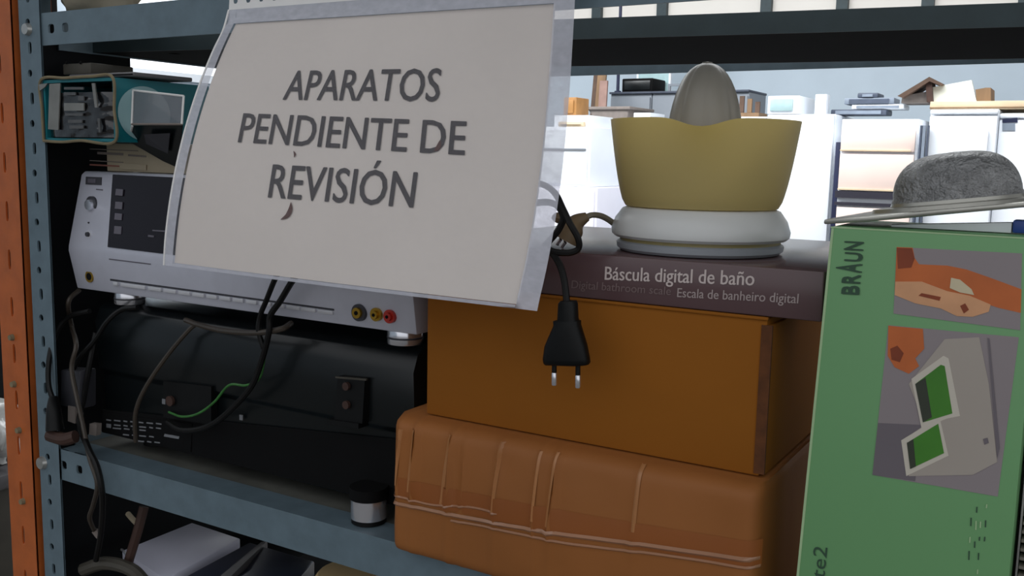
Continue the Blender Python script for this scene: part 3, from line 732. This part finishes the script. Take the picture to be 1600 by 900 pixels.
# ------------------------------------------------------------------ left: carton, teal box, wrapped pack, case, slabs
fc = thing('flat_carton', (-.81, .72, -.022), 'flat cream carton with faded print lying on the silver receiver', 'carton')
MB().box(-.876, -.70, .642, .86, -.0222, .0065).build('body', 'cream_card', fc, .001)
def fq(pxs, nm, m, Y=.6415): return MB().extr([at(x, y, Y) for x, y in pxs], (0, .0004, 0)).build(nm, m, fc, smooth=0)
fq([(140, 232), (215, 235), (215, 236.5), (140, 233.5)], 'print_line', 'faded_grey'); fq([(140, 250), (192, 253), (192, 254.5), (140, 251.5)], 'print_line', 'faded_grey')
fq([(152, 237), (192, 239), (192, 243), (152, 241)], 'print_line', 'faded_grey'); fq([(200, 241), (228, 243), (228, 246), (200, 244)], 'print_line', 'faded_grey')
fq([(140, 256), (186, 258.5), (186, 261), (140, 258.5)], 'print_line', 'faded_red')
fq([(187, 255), (228, 257.5), (228, 266), (187, 264)], 'flap', 'cream_card', .6405)

tx0, tx1, tz0, tz1 = -.896, -.787, .0072, .0665
tb = thing('teal_box', (-.84, .66, tz0), 'teal carton with open kraft end, lying on the cream carton', 'carton')
mb = MB(); ty1 = .700; wl_ = .003
mb.box(tx0, tx1, .588, ty1, tz0, tz0+wl_).box(tx0, tx1, .588, ty1, tz1-wl_, tz1).box(tx0, tx0+wl_, .588, ty1, tz0+wl_, tz1-wl_).box(tx1-wl_, tx1, .588, ty1, tz0+wl_, tz1-wl_).box(tx0+wl_, tx1-wl_, ty1-wl_, ty1, tz0+wl_, tz1-wl_)
mb.build('walls', 'teal_card', tb)
mb = MB(); rr = [(tx0, tz0), (tx0+.03, tz0-.0008), (tx0+.06, tz0+.0008), (tx1, tz0), (tx1+.001, tz0+.03), (tx1, tz1), (tx1-.03, tz1+.0015), (tx0+.04, tz1+.001), (tx0, tz1), (tx0-.0005, tz0+.03), (tx0, tz0)]
mb.tube([Vector((x, .586, z)) for x, z in rr], .0015, 6).build('torn_rim', 'kraft_edge', tb)
cc = atx(226, 178, tx1+.0005)
MB().extr([cc+Vector((0, .030*math.cos(2*math.pi*k/40), .026*math.sin(2*math.pi*k/40))) for k in range(40)], (.0003, 0, 0)).build('printed_disc', 'pale_blue', tb)
wp = thing('wrapped_pack', (-.84, .62, tz0+.003), 'black film-wrapped pack with silver labels inside the teal carton', 'pack')
MB().grid(lambda a, b: Vector((tx0+.004+(tx1-tx0-.008)*a, .5855+.006*(abs(2*a-1)**4)+.0015*noise.noise(Vector((a*8, b*8, 3))), tz0+.004+(tz1-tz0-.017)*b)), 30, 20).build('film', 'black_wrap', wp, smooth=80)
MB().box(tx0+.0045, tx1-.0045, .593, .68, tz0+.0036, tz1-.0135).build('core', 'black_matt', wp)
def wq(pxs, m, nm='label'): return MB().extr([at(x, y, .5832) for x, y in pxs], (0, .0012, 0)).build(nm, m, wp, smooth=0)
wq([(77, 131), (94, 130), (91, 203), (75, 202)], 'silver_label', 'label_band')
for y0, y1, x0, x1 in ((136, 140, 100, 130), (144, 149, 100, 118), (150, 157, 122, 131), (161, 173, 100, 131), (177, 181, 102, 129), (187, 192, 106, 128), (196, 201, 108, 130)):
    wq([(x0, y0), (x1, y0), (x1, y1), (x0, y1)], 'wrap_label' if y1-y0 < 9 else 'silver_label', 'label')
wq([(143, 130), (148, 130), (152, 168), (148, 168)], 'silver_label', 'film_crease'); wq([(152, 185), (156, 185), (157, 207), (154, 207)], 'wrap_label', 'film_crease')
wq([(60, 132), (74, 130), (70, 136), (62, 142)], 'silver_label', 'film_crease')

s2 = thing('grey_flat_slab', (-.82, .66, .068), 'thin grey flat slab lying on the teal carton', 'slab')
MB().box(-.872, -.774, .600, .668, .0682, .0722).build('panel', 'grey_slab', s2, .001); MB().box(-.870, -.776, .5990, .5998, .0696, .0706).build('groove', 'black_matt', s2)
s1 = thing('olive_flat_slab', (-.866, .63, .0726), 'thin dark olive slab on top of the grey slab', 'slab')
MB().box(-.890, -.846, .606, .655, .0728, .0835).build('panel', 'olive_slab', s1, .0012)
for px in (104, 126): p = at(px, 98, .6058); MB().cyl(p, p+Vector((0, -.001, 0)), .0015, 10).build('screw', 'black_matt', s1)

cs = thing('clear_plastic_case', at(240, 262, .628), 'open smoky clear plastic case leaning beside the teal carton', 'case')
lidp = [at(208, 141, .607), at(287, 150, .607), at(284, 194, .600), at(206, 194, .600)]
MB().extr(lidp, (0, .0012, 0)).build('lid', 'clear_case', cs)
for a, b in ((0, 1), (1, 2), (2, 3), (3, 0)):
    MB().tube([lidp[a], lidp[b]], .0011, 6, False).build('lid_rim', 'strip_white' if a != 2 else 'faded_grey', cs)
bsp = [at(207, 196, .600), at(284, 195, .600), at(277, 262, .622), at(255, 252, .622), at(201, 221, .612)]
MB().extr(bsp, (0, .0015, 0)).build('tray', 'black_gloss', cs)
MB().tube([bsp[0], bsp[4]], .0012, 6, False).build('tray_rim', 'strip_white', cs)
MB().extr([at(225, 210, .600), at(265, 208, .600), at(262, 240, .612), at(228, 225, .610)], (0, .0006, 0)).build('tray_insert', 'silver_dark', cs)

def blob(name, c, rad, m, label, cat, seed, amp=.3, fr=2.0, sub=4):
    bm = bmesh.new(); bmesh.ops.create_icosphere(bm, subdivisions=sub, radius=1)
    vs = []
    for v in bm.verts:
        d = v.co.normalized(); k = 1+amp*noise.noise(d*fr+Vector((seed, 0, 0)))+amp*.5*abs(noise.noise(d*fr*3+Vector((0, seed, 0))))
        p = Vector((d.x*rad[0]*k, d.y*rad[1]*k, d.z*rad[2]*k)); p.z = max(p.z, -rad[2]*.8); vs.append(p+Vector(c))
    fs = [tuple(v.index for v in f.verts) for f in bm.faces]; bm.free()
    o = MB().add(vs, fs).build(name, m, smooth=60); return tag(o, label, cat)
blob('cloth_bundle', (-.868, .634, .173), (.054, .034, .050), 'beige_cloth', 'beige cloth bundle on the upper shelf beside the post', 'cloth', 3.1)

# ------------------------------------------------------------------ cables on the left
def cable(name, pts, r, m, label, group=None):
    o = thing(name, at(*pts[-1]), label, 'cable', group); MB().tube([at(*p) for p in pts], r, 8).build('cord', m, o); return o
c1 = cable('power_cable', [(124, 453, .622), (107, 472, .606), (112, 510, .618), (119, 540, .598), (112, 575, .594), (120, 620, .590), (130, 665, .586), (140, 715, .583), (152, 755, .582), (146, 788, .584), (140, 808, .590), (146, 826, .598), (152, 834, .602)], .0024, 'cord_brown', 'grey-brown cable hanging down over the lower beam beside post')
MB().tube([at(148, 829, .600), at(155, 838, .603)], .0034, 10, False).build('plug_end', 'faded_grey', c1)
c2 = cable('power_cable', [(140, 486, .606), (108, 495, .606), (88, 520, .598), (77, 560, .586), (76, 600, .582), (84, 628, .581)], .0027, 'cord_black', 'black cable curving beside the blue post to a dark plug')
MB().tube([at(84, 622, .582), at(84, 640, .577), at(86, 672, .575)], lambda t: .005+.004*t, 12).build('plug', 'black_plastic', c2)
MB().tube([at(78, 680, .574), at(100, 686, .575), at(118, 682, .580)], .0065, 10).build('plug_head', 'rust_brown', c2)
cable('power_cable', [(215, 480, .614), (190, 484, .612), (168, 502, .606), (148, 532, .604), (122, 562, .603), (113, 592, .604), (124, 622, .606)], .0026, 'cord_black', 'black cable looping from under the receiver foot down left')
cable('power_cable', [(150, 520, .612), (140, 570, .606), (130, 625, .604), (124, 660, .600), (138, 700, .578), (152, 730, .574), (160, 775, .575), (158, 830, .590), (150, 875, .603)], .0030, 'cord_black', 'thick black cable running over the lower beam into the dark')
cable('power_cable', [(310, 505, .612), (296, 515, .610), (262, 555, .604), (228, 605, .600), (212, 645, .600), (212, 690, .605)], .0022, 'cord_brown', 'thin dark cable arching down across the black appliance')
cable('power_cable', [(290, 500, .612), (312, 508, .606), (350, 517, .598), (400, 520, .594), (440, 514, .598), (455, 505, .612)], .0026, 'cord_brown', 'dusty brown cable sagging under the receiver front')
cable('power_cable', [(438, 420, .560), (428, 440, .575), (416, 470, .590), (407, 492, .594), (404, 516, .594), (412, 545, .596)], .0024, 'cord_black', 'left one of two straight black cables crossing the receiver buttons')
cable('power_cable', [(470, 420, .560), (456, 440, .575), (438, 470, .590), (422, 494, .592), (420, 520, .592), (410, 560, .594), (392, 605, .596), (352, 648, .598), (320, 668, .602), (285, 672, .604), (262, 660, .612)], .0027, 'cord_black', 'right one of two black cables, curling down to the mains inlet')
cable('earth_wire', [(420, 526, .596), (414, 555, .600), (406, 590, .604), (385, 602, .606), (358, 602, .606), (335, 628, .606), (310, 646, .606), (285, 651, .608), (264, 644, .616)], .0012, 'wire_green', 'thin green earth wire curling across the black appliance')
ad = thing('plug_adapter', at(110, 680, .62), 'dark grey power adapter among cables beside the blue post', 'adapter')
MB().extr([at(94, 578, .599), at(124, 580, .599), at(124, 640, .599), at(94, 634, .599)], (0, .02, 0)).build('case', 'silver_dark', ad, .002)
MB().extr([at(106, 634, .598), at(117, 636, .598), at(117, 662, .598), at(106, 658, .598)], (0, .01, 0)).build('label', 'faded_grey', ad)
MB().extr([at(140, 662, .609), at(151, 663, .609), at(150, 681, .609), at(139, 679, .609)], (0, .006, 0)).build('tag', 'faded_grey', ad)

# ------------------------------------------------------------------ things on the shelf below
LZ = -.7425
sn = thing('flatbed_scanner', (-.80, .76, LZ), 'lilac-white scanner lid tilted open on the shelf below', 'scanner')
MB().box(-.892, -.70, .66, .95, LZ+.0005, -.55).build('base', 'navy', sn, .004)
a, b, c, d = at(190, 860, .645), at(300, 816, .74), at(376, 841, .74), at(258, 905, .645)
MB().hexa([p+Vector((0, 0, -.012)) for p in (a, d, c, b)]+[a, d, c, b]).build('lid', 'lilac_white', sn, .002)
MB().tube([a+Vector((0, 0, .001)), at(194, 862, .644), at(222, 905, .641)], .0016, 6, False).build('lid_rim', 'chrome', sn)
e1 = (a+d)/2; MB().hexa([(e1.x-.05, .70, -.551), (e1.x+.05, .70, -.551), (e1.x+.05, .90, -.551), (e1.x-.05, .90, -.551), (e1.x-.05, .70, -.49), (e1.x+.05, .70, -.49), (e1.x+.05, .90, -.49), (e1.x-.05, .90, -.49)]).build('lid_support', 'black_plastic', sn)
nv = thing('navy_case', (-.62, .72, LZ), 'dark navy plastic case with grey edge below the shelf', 'case')
a, b, c, d = at(275, 908, .645), at(390, 846, .735), at(492, 876, .72), at(458, 915, .645)
MB().hexa([p+Vector((0, 0, -.02)) for p in (a, d, c, b)]+[a, d, c, b]).build('lid', 'navy', nv, .003)
a, b, c, d = at(345, 905, .652), at(408, 852, .74), at(418, 850, .74), at(362, 905, .652)
MB().hexa([p+Vector((0, 0, -.004)) for p in (a, d, c, b)]+[p+Vector((0, 0, .004)) for p in (a, d, c, b)]).build('edge_strip', 'grey_slab', nv)
MB().box(-.69, -.60, .66, .90, LZ+.0005, -.50).build('body', 'black_plastic', nv, .003)
q = at(548, 906, .66)
jr = thing('beige_jar', (q.x, q.y, LZ), 'beige round jar lid below the shelf edge', 'jar')
MB().lathe([(0, LZ+.0015), (.03, LZ+.0015), (.032, LZ+.02), (.032, q.z-.02), (.03, q.z-.015), (0, q.z-.015)], (q.x, q.y, 0), 32).build('body', 'cream_card', jr)
MB().lathe([(0, q.z-.0148), (.033, q.z-.0148), (.033, q.z+.004), (.030, q.z+.0075), (0, q.z+.008)], (q.x, q.y, 0), 32).build('lid', 'warm_beige', jr)
dk = thing('dark_crate', (-.84, .68, LZ), 'dark crate of tangled cable ends beside the post below shelf', 'crate')
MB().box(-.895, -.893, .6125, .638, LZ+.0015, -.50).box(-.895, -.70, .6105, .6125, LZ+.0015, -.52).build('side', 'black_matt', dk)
MB().tube([at(200, 803, .66), at(208, 812, .655), at(214, 818, .65)], .003, 8).build('cable_end', 'cream_card', dk)
MB().tube([at(225, 792, .64), at(215, 830, .632), at(200, 880, .626)], .005, 8).build('cable_loop', 'rust_brown', dk)
MB().tube([at(130, 890, .606), at(165, 880, .612), at(205, 890, .618), at(230, 915, .625)], .007, 10).build('hose', 'olive_slab', dk)

# ------------------------------------------------------------------ clutter behind the orange upright
q = at(4, 690, .9); blob('plastic_bag', (q.x-.09, .9, q.z), (.09, .07, .06), 'bag_plastic', 'crumpled white plastic bag at the left edge behind orange upright', 'bag', 7.7, .35, 2.5)
q2 = at(4, 800, .9)
bs = thing('storage_bin', (q2.x-.10, .9, FZ), 'dark storage bin under the plastic bag at left edge', 'bin')
MB().box(q2.x-.28, q2.x+.03, .80, 1.05, FZ+.001, q.z-.055).build('body', 'olive_slab', bs, .01); MB().box(q2.x-.285, q2.x+.035, .795, 1.055, q.z-.075, q.z-.050).build('rim', 'grey_slab', bs, .004)
dkp = thing('black_speaker', (-2.0, 1.14, FZ), 'tall slim black loudspeaker cabinet behind the orange upright', 'speaker')  # added so the orange slots and left gap stay dark
MB().box(-2.3, -1.75, 1.1, 1.19, FZ+.001, .38).build('cabinet', 'black_matt', dkp, .01); MB().box(-2.25, -1.79, 1.085, 1.099, FZ+.1, .33).build('grille', 'black_plastic', dkp, .004)  # plain black box and front, only stopping the bright background

# ------------------------------------------------------------------ background: stored fridges and furniture
def fridge(name, px0, px1, py, Y, dep, label, split=.32, m='enamel', cat='fridge', side=1):
    a, b = at(px0, py, Y), at(px1, py, Y); zt_ = (a.z+b.z)/2; x0, x1 = a.x, b.x
    o = thing(name, ((x0+x1)/2, Y+dep/2, FZ), label, cat)
    MB().box(x0, x1, Y+.045, Y+dep, FZ+.02, zt_).build('body', m, o, .008)
    zs = zt_-(zt_-FZ)*split
    for z0_, z1_ in ((zs+.005, zt_-.003), (FZ+.06, zs-.005)):
        d_ = MB().box(x0+.002, x1-.002, Y, Y+.040, z0_, z1_).build('door', m, o, .008)
        if z1_-z0_ < .15: continue
        hx = x1-.06 if side > 0 else x0+.04; hz = z0_+.06 if z0_ > zs else z1_-.30
        MB().box(hx, hx+.02, Y-.03, Y-.0005, hz, hz+.22).build('handle', 'seal_grey' if cat == 'fridge' else m, d_, .004)
    for z in (FZ+.001,):
        for xx in (x0+.04, x1-.04): MB().cyl((xx, Y+.1, z), (xx, Y+.1, FZ+.02), .02, 10).build('foot', 'seal_grey', o)
    return x0, x1, zt_
def bgbox(name, px0, px1, py0, z0, Y, dep, m, label, cat, front=None):
    a, b = at(px0, py0, Y), at(px1, py0, Y); zt_ = (a.z+b.z)/2
    o = thing(name, ((a.x+b.x)/2, Y+dep/2, z0), label, cat)
    MB().box(a.x, b.x, Y, Y+dep, z0+.001, zt_).build('body', m, o, .006)
    if front: MB().box(a.x+.02, b.x-.02, Y-.012, Y-.0005, z0+.02, zt_-.02).build('front', front, o, .003)
    return o, a.x, b.x, zt_
_, x0, x1, z1 = bgbox('chest_freezer', 800, 934, 291, FZ, 6.0, .7, 'enamel_lilac', 'pale lilac chest freezer on the floor left of the juicer', 'freezer', 'enamel_lilac')
wm, a0, a1, z2 = bgbox('washing_machine', 812, 924, 198, z1, 6.05, .6, 'enamel', 'white washing machine standing on the pale chest freezer', 'washer', 'enamel')
p = at(880, 212, 6.03); MB().box(a0+.03, a1-.03, 6.028, 6.0375, z2-.16, z2-.15).build('panel_seam', 'locker_grey', wm)
bgbox('white_tray', 866, 920, 180, z2, 6.1, .4, 'enamel', 'white box lid on top of the washing machine', 'box')
ztr = (at(866, 180, 6.1).z+at(920, 180, 6.1).z)/2
o, *_ = bgbox('cardboard_pack', 872, 912, 190, z2, 6.06, .035, 'tan_board', 'small tan cardboard pack on the washing machine', 'box', 'tan_board')
o, *_ = bgbox('orange_wood_box', 881, 901, 152, ztr, 6.2, .2, 'orange_wood', 'orange-brown wooden box on the white lid', 'box', 'orange_wood')
fx0, fx1, fz = fridge('fridge', 928, 1075, 206, 6.85, .6, 'white fridge standing behind the juicer, left of it', .4)
tb_ = thing('grey_tub', ((at(945, 190, 6.95).x), 7.1, fz), 'grey tub resting on the fridge behind the juicer', 'tub')
a, b = at(918, 168, 6.95), at(985, 168, 6.95)
MB().hexa([(fx0+.02, 6.95, fz+.001), (b.x-.03, 6.95, fz+.001), (b.x-.03, 7.35, fz+.001), (fx0+.02, 7.35, fz+.001), (a.x, 6.92, a.z), (b.x, 6.92, a.z), (b.x, 7.38, a.z), (a.x, 7.38, a.z)]).build('body', 'faded_grey', tb_, .02)
MB().box(a.x-.015, b.x+.015, 6.905, 7.395, a.z-.02, a.z+.004).build('rim', 'faded_grey', tb_, .006)
o, *_ = bgbox('white_paper_pack', 990, 1016, 176, fz, 6.9, .3, 'enamel', 'white paper pack lying on the fridge by the tub', 'pack')
lx = [at(px, 146, 7.9).x for px in (952, 1017, 1085, 1170)]; lz = at(1017, 146, 7.9).z
for i in range(3):
    lk = thing('grey_locker', ((lx[i]+lx[i+1])/2, 8.1, FZ), ['left grey steel locker below the black television', 'middle grey steel locker beside the juicer cone', 'right grey steel locker hidden behind the juicer cone'][i], 'locker', 'grey lockers at the back wall')
    MB().box(lx[i]+.004, lx[i+1]-.004, 7.93, 8.4, FZ+.001, lz).build('body', 'locker_grey', lk, .004)
    MB().box(lx[i]+.012, lx[i+1]-.012, 7.91, 7.929, FZ+.08, lz-.03).build('door', 'locker_grey', lk, .003)
    MB().box(lx[i]+.0, lx[i+1]-.0, 7.90, 8.41, lz+.0005, lz+.018).build('top', 'seal_grey', lk, .002)
lz += .019
tv = thing('television', (at(996, 140, 8.0).x, 8.1, lz), 'black television standing on the grey locker', 'television')  # stands in for the dark lower part of a window
a, b = at(972, 123, 8.0), at(1020, 123, 8.0)
MB().box(a.x, b.x, 8.0, 8.3, lz+.001, a.z).build('housing', 'black_matt', tv, .01); MB().box(a.x+.02, b.x-.02, 7.99, 7.999, lz+.02, a.z-.02).build('screen', 'black_gloss', tv, .004)  # black body and front for the dark window opening
pl = thing('pale_panel', (at(996, 115, 8.32).x, 8.33, lz), 'pale green framed panel behind the television', 'panel')
MB().box(a.x+.02, b.x+.02, 8.32, 8.34, lz+.001, lz+.55).build('sheet', 'pale_glass', pl); MB().box(a.x-.0, a.x+.02, 8.315, 8.345, lz+.001, lz+.56).box(b.x+.02, b.x+.04, 8.315, 8.345, lz+.001, lz+.56).build('frame', 'enamel', pl)
po = thing('steel_pole', (at(966, 120, 7.96).x, 7.96, lz), 'dark steel pole left of the television', 'pole')
MB().cyl((at(966, 120, 7.96).x, 7.96, lz+.012), (at(966, 120, 7.96).x, 7.96, 1.4), .014, 12).build('tube', 'dark_blue', po); MB().cyl((at(966, 120, 7.96).x, 7.96, lz+.001), (at(966, 120, 7.96).x, 7.96, lz+.012), .03, 16).build('flange', 'dark_blue', po)
st = thing('wire_stand', (at(1050, 140, 8.0).x, 8.0, lz), 'small grey frame on the locker left of the juicer cone', 'frame')
a, b = at(1044, 131, 8.0), at(1075, 131, 8.0)
MB().box(a.x, a.x+.02, 8.0, 8.02, lz+.001, a.z).box(b.x-.02, b.x, 8.0, 8.02, lz+.001, a.z).box(a.x+.02, b.x-.02, 8.0, 8.02, a.z-.02, a.z).build('frame', 'locker_grey', st); MB().box(a.x-.02, a.x+.04, 7.97, 8.05, lz+.0005, lz+.004).build('base', 'locker_grey', st)
for i, (p0, p1, wd, m, lb) in enumerate((((929, 172), (933, 116), .035, 'wood_dark', 'dark thin wooden plank leaning left of the grey lockers'), ((938, 172), (942, 108), .05, 'wood', 'tan wooden plank leaning in the middle of the planks'), ((952, 172), (944, 126), .045, 'wood_pink', 'pinkish wooden plank leaning right, nearest the lockers'))):
    a, b = at(*p0, 7.7-i*.06), at(*p1, 7.7-i*.06); k = (FZ-b.z)/(a.z-b.z); c = b+(a-b)*min(k, 1.8) if False else Vector((a.x, a.y-.25, FZ+.003))
    o = thing('wooden_plank', c, lb, 'plank', 'planks leaning by the lockers')
    MB().hexa([c+Vector((-wd, -.012, 0)), c+Vector((wd, -.012, 0)), c+Vector((wd, .012, 0)), c+Vector((-wd, .012, 0)), b+Vector((-wd*.8, -.012, 0)), b+Vector((wd*.8, -.012, 0)), b+Vector((wd*.8, .012, 0)), b+Vector((-wd*.8, .012, 0))]).build('board', m, o, .003)
    MB().box(c.x-wd*.9, c.x+wd*.9, c.y-.03, c.y-.0125, FZ+.35, FZ+.41).build('batten', 'wood_dark', o)
_, _, fz2 = fridge('fridge', 1085, 1197, 182, 6.5, .6, 'white fridge directly behind the juicer bowl', .35)
_, fxr, fz3 = fridge('fridge', 1199, 1304, 178, 6.1, .6, 'white tall fridge right of the juicer bowl', .78, side=-1)
bk = thing('wooden_crate', (at(1172, 170, 6.6).x, 6.7, fz2), 'small brown wooden crate right of the juicer cone', 'crate')
a, b = at(1156, 150, 6.6), at(1187, 150, 6.6)
MB().box(a.x, b.x, 6.6, 6.8, fz2+.001, fz2+.03).build('bottom', 'wood', bk)
for k in range(3): MB().box(a.x+(b.x-a.x)*k*.4, a.x+(b.x-a.x)*(k*.4+.22), 6.6, 6.62, fz2+.031, a.z-.02*k).build('slat', ('wood_dark', 'wood', 'wood_dark')[k], bk)
mw = thing('microwave_oven', (at(1222, 165, 6.25).x, 6.4, fz3), 'white microwave with pale glass door on the fridge', 'microwave')
a, b = at(1200, 150, 6.12), at(1250, 150, 6.12)
MB().box(a.x, b.x, 6.12, 6.5, fz3+.001, a.z).build('casing', 'enamel', mw, .006); MB().box(a.x+.02, b.x-.04, 6.108, 6.119, fz3+.02, a.z-.02).build('door_glass', 'pale_glass', mw, .002)
bgbox('white_carton', 1274, 1292, 147, fz3, 6.2, .09, 'enamel', 'white carton at the right end of the fridge top', 'carton', 'enamel')
db = thing('blue_board', (at(1308, 300, 6.08).x, 6.08, FZ), 'tall dark blue board between the fridge and drawer cabinet', 'board')  # added board, its dark colour stands in for the shadow beside the fridge
a, b = at(1304, 222, 6.07), at(1313, 222, 6.07); MB().box(a.x+.008, b.x, 6.07, 6.10, FZ+.001, a.z).build('board', 'dark_blue', db, .002); MB().box(a.x+.008, b.x, 6.06, 6.069, FZ+.001, FZ+.08).build('kick_plate', 'dark_line', db)
# drawer cabinet
YC = 6.0; a, b = at(1315, 186, YC), at(1436, 186, YC)
dc = thing('drawer_cabinet', ((a.x+b.x)/2, YC+.25, FZ), 'cream drawer cabinet between the fridge and white wardrobe', 'cabinet')
MB().box(a.x, b.x, YC+.02, YC+.55, FZ+.001, a.z).build('carcass', 'enamel', dc, .004)
def dz(py): return at(1375, py, YC).z
for p0, p1 in ((203, 237), (241, 299), (326, 400), (404, 470)):
    dr = MB().box(a.x+.004, b.x-.012, YC, YC+.0195, dz(p1), dz(p0)).build('drawer', 'pink_cream', dc, .003)
    MB().box(a.x+.004, b.x-.03, YC-.008, YC-.0002, dz(p1)+.002, dz(p1)+.010).build('pull', 'tan_board', dr)
for p0, p1 in ((300, 311), (318, 323)): MB().box(a.x-.01, b.x-.004, YC-.004, YC+.0195, dz(p1), dz(p0)).build('rail', 'dark_line', dc)
mf = thing('folded_trestle', (at(1444, 250, 5.95).x, 5.96, FZ), 'grey-blue folded metal trestle beside the drawer cabinet', 'trestle')
for i, (p0, p1, m) in enumerate(((1438, 1441, 'slate'), (1442, 1447, 'blue_grey'), (1449, 1452, 'slate'))):
    a_, b_ = at(p0, 196, 5.95), at(p1, 196, 5.95); MB().box(a_.x, b_.x, 5.95, 5.985, FZ+.001, a_.z).build('upright', m, mf)
MB().box(at(1438, 196, 5.95).x, at(1452, 196, 5.95).x, 5.9505, 5.9845, FZ+.4, FZ+.43).build('rung', 'slate', mf)
_, wx1, wz = fridge('wardrobe', 1453, 1561, 170, 6.0, .7, 'white wardrobe with seam behind the metal dome', .02, cat='wardrobe')
_, _, wz2 = fridge('wardrobe', 1562, 1680, 176, 6.05, .7, 'white wardrobe with blue label at the right edge', .02, cat='wardrobe')
bl_ = thing('blue_label', at(1578, 190, 6.04), 'blue label stuck on the right white wardrobe', 'label')
MB().extr([at(1566, 186, 6.045), at(1590, 184, 6.045), at(1590, 191, 6.045), at(1566, 192, 6.045)], (0, .004, 0)).build('band', 'dark_blue', bl_); MB().extr([at(1566, 192.5, 6.045), at(1586, 192.5, 6.045), at(1586, 204, 6.045), at(1566, 204, 6.045)], (0, .004, 0)).build('paper', 'blue_grey', bl_)
# flat stack on the drawer cabinet
zc = max(at(1315, 186, YC).z, fz3)+.001
z = zc
for i, (p0, p1, h_, m, lb) in enumerate(((1298, 1385, .035, 'slate', 'dark slate flat keyboard, lowest of the stack on cabinet'), (1330, 1412, .03, 'enamel', 'white flat lid in the stack on the drawer cabinet'), (1318, 1396, .04, 'blue_grey', 'grey-blue flat console near the top of the stack'), (1338, 1370, .03, 'slate', 'small dark console topmost of the stack'))):
    a_, b_ = at(p0, 175, 6.3), at(p1, 175, 6.3)
    o = thing('flat_console', ((a_.x+b_.x)/2, 6.4, z), lb, 'console', 'flat consoles on the drawer cabinet')
    MB().box(a_.x, b_.x, 6.3, 6.5, z+.001, z+h_).build('housing', m, o, .006); MB().box(a_.x+.03, b_.x-.03, 6.292, 6.299, z+.006, z+h_-.008).build('front_strip', 'blue_grey' if m != 'blue_grey' else 'slate', o); z += h_
# boards, crate lid and blocks on the wardrobes
zt_ = max(wz, wz2)+.002
tbd = thing('tan_board', (at(1500, 165, 6.2).x, 6.35, zt_), 'long tan board lying across the two wardrobes', 'board')
MB().box(at(1454, 165, 6.1).x, at(1640, 165, 6.1).x, 6.08, 6.55, zt_, zt_+.045).build('board', 'tan_board', tbd, .003); MB().box(at(1454, 165, 6.1).x, at(1640, 165, 6.1).x, 6.072, 6.0795, zt_+.005, zt_+.012).build('edge_strip', 'wood', tbd)
zt_ += .046
for nm, pts, m, lb, cat, Y in (
    ('wooden_roof_piece', [(1402, 150), (1452, 120), (1474, 131), (1470, 134), (1452, 127), (1410, 153)], 'wood_dark', 'brown peaked wooden piece on top of the tan board', 'wood', 6.15),
    ('white_chipboard', [(1448, 138), (1518, 125), (1526, 160), (1448, 160)], 'white_slab', 'slanted off-white panel standing on the tan board', 'panel', 6.2),
    ('grey_crate', [(1410, 150), (1448, 143), (1450, 160), (1408, 160)], 'faded_grey', 'grey crate under the peaked wooden piece', 'crate', 6.22),
    ('brown_block', [(1524, 140), (1540, 137), (1548, 137), (1548, 160), (1526, 160)], 'wood', 'small brown wooden block right of the white panel', 'block', 6.2)):
    P = [at(x, y, Y) for x, y in pts]; mn = min(p.z for p in P)
    if nm != 'wooden_roof_piece': P = [Vector((p.x, p.y, zt_+.001 if y == 160 else p.z)) for p, (x, y) in zip(P, pts)]
    o = thing(nm, (P[0].x, Y, min(p.z for p in P)), lb, cat)
    MB().extr(P, (0, .25 if nm != 'white_chipboard' else .04, 0)).build('board' if nm != 'grey_crate' else 'body', m, o)
    if nm == 'wooden_roof_piece':
        MB().extr([at(1446, 128, Y+.02), at(1456, 128, Y+.02), Vector((at(1458, 150, Y).x, Y+.02, zt_)), Vector((at(1448, 150, Y).x, Y+.02, zt_))], (0, .15, 0)).build('prop', 'rust_brown', o)
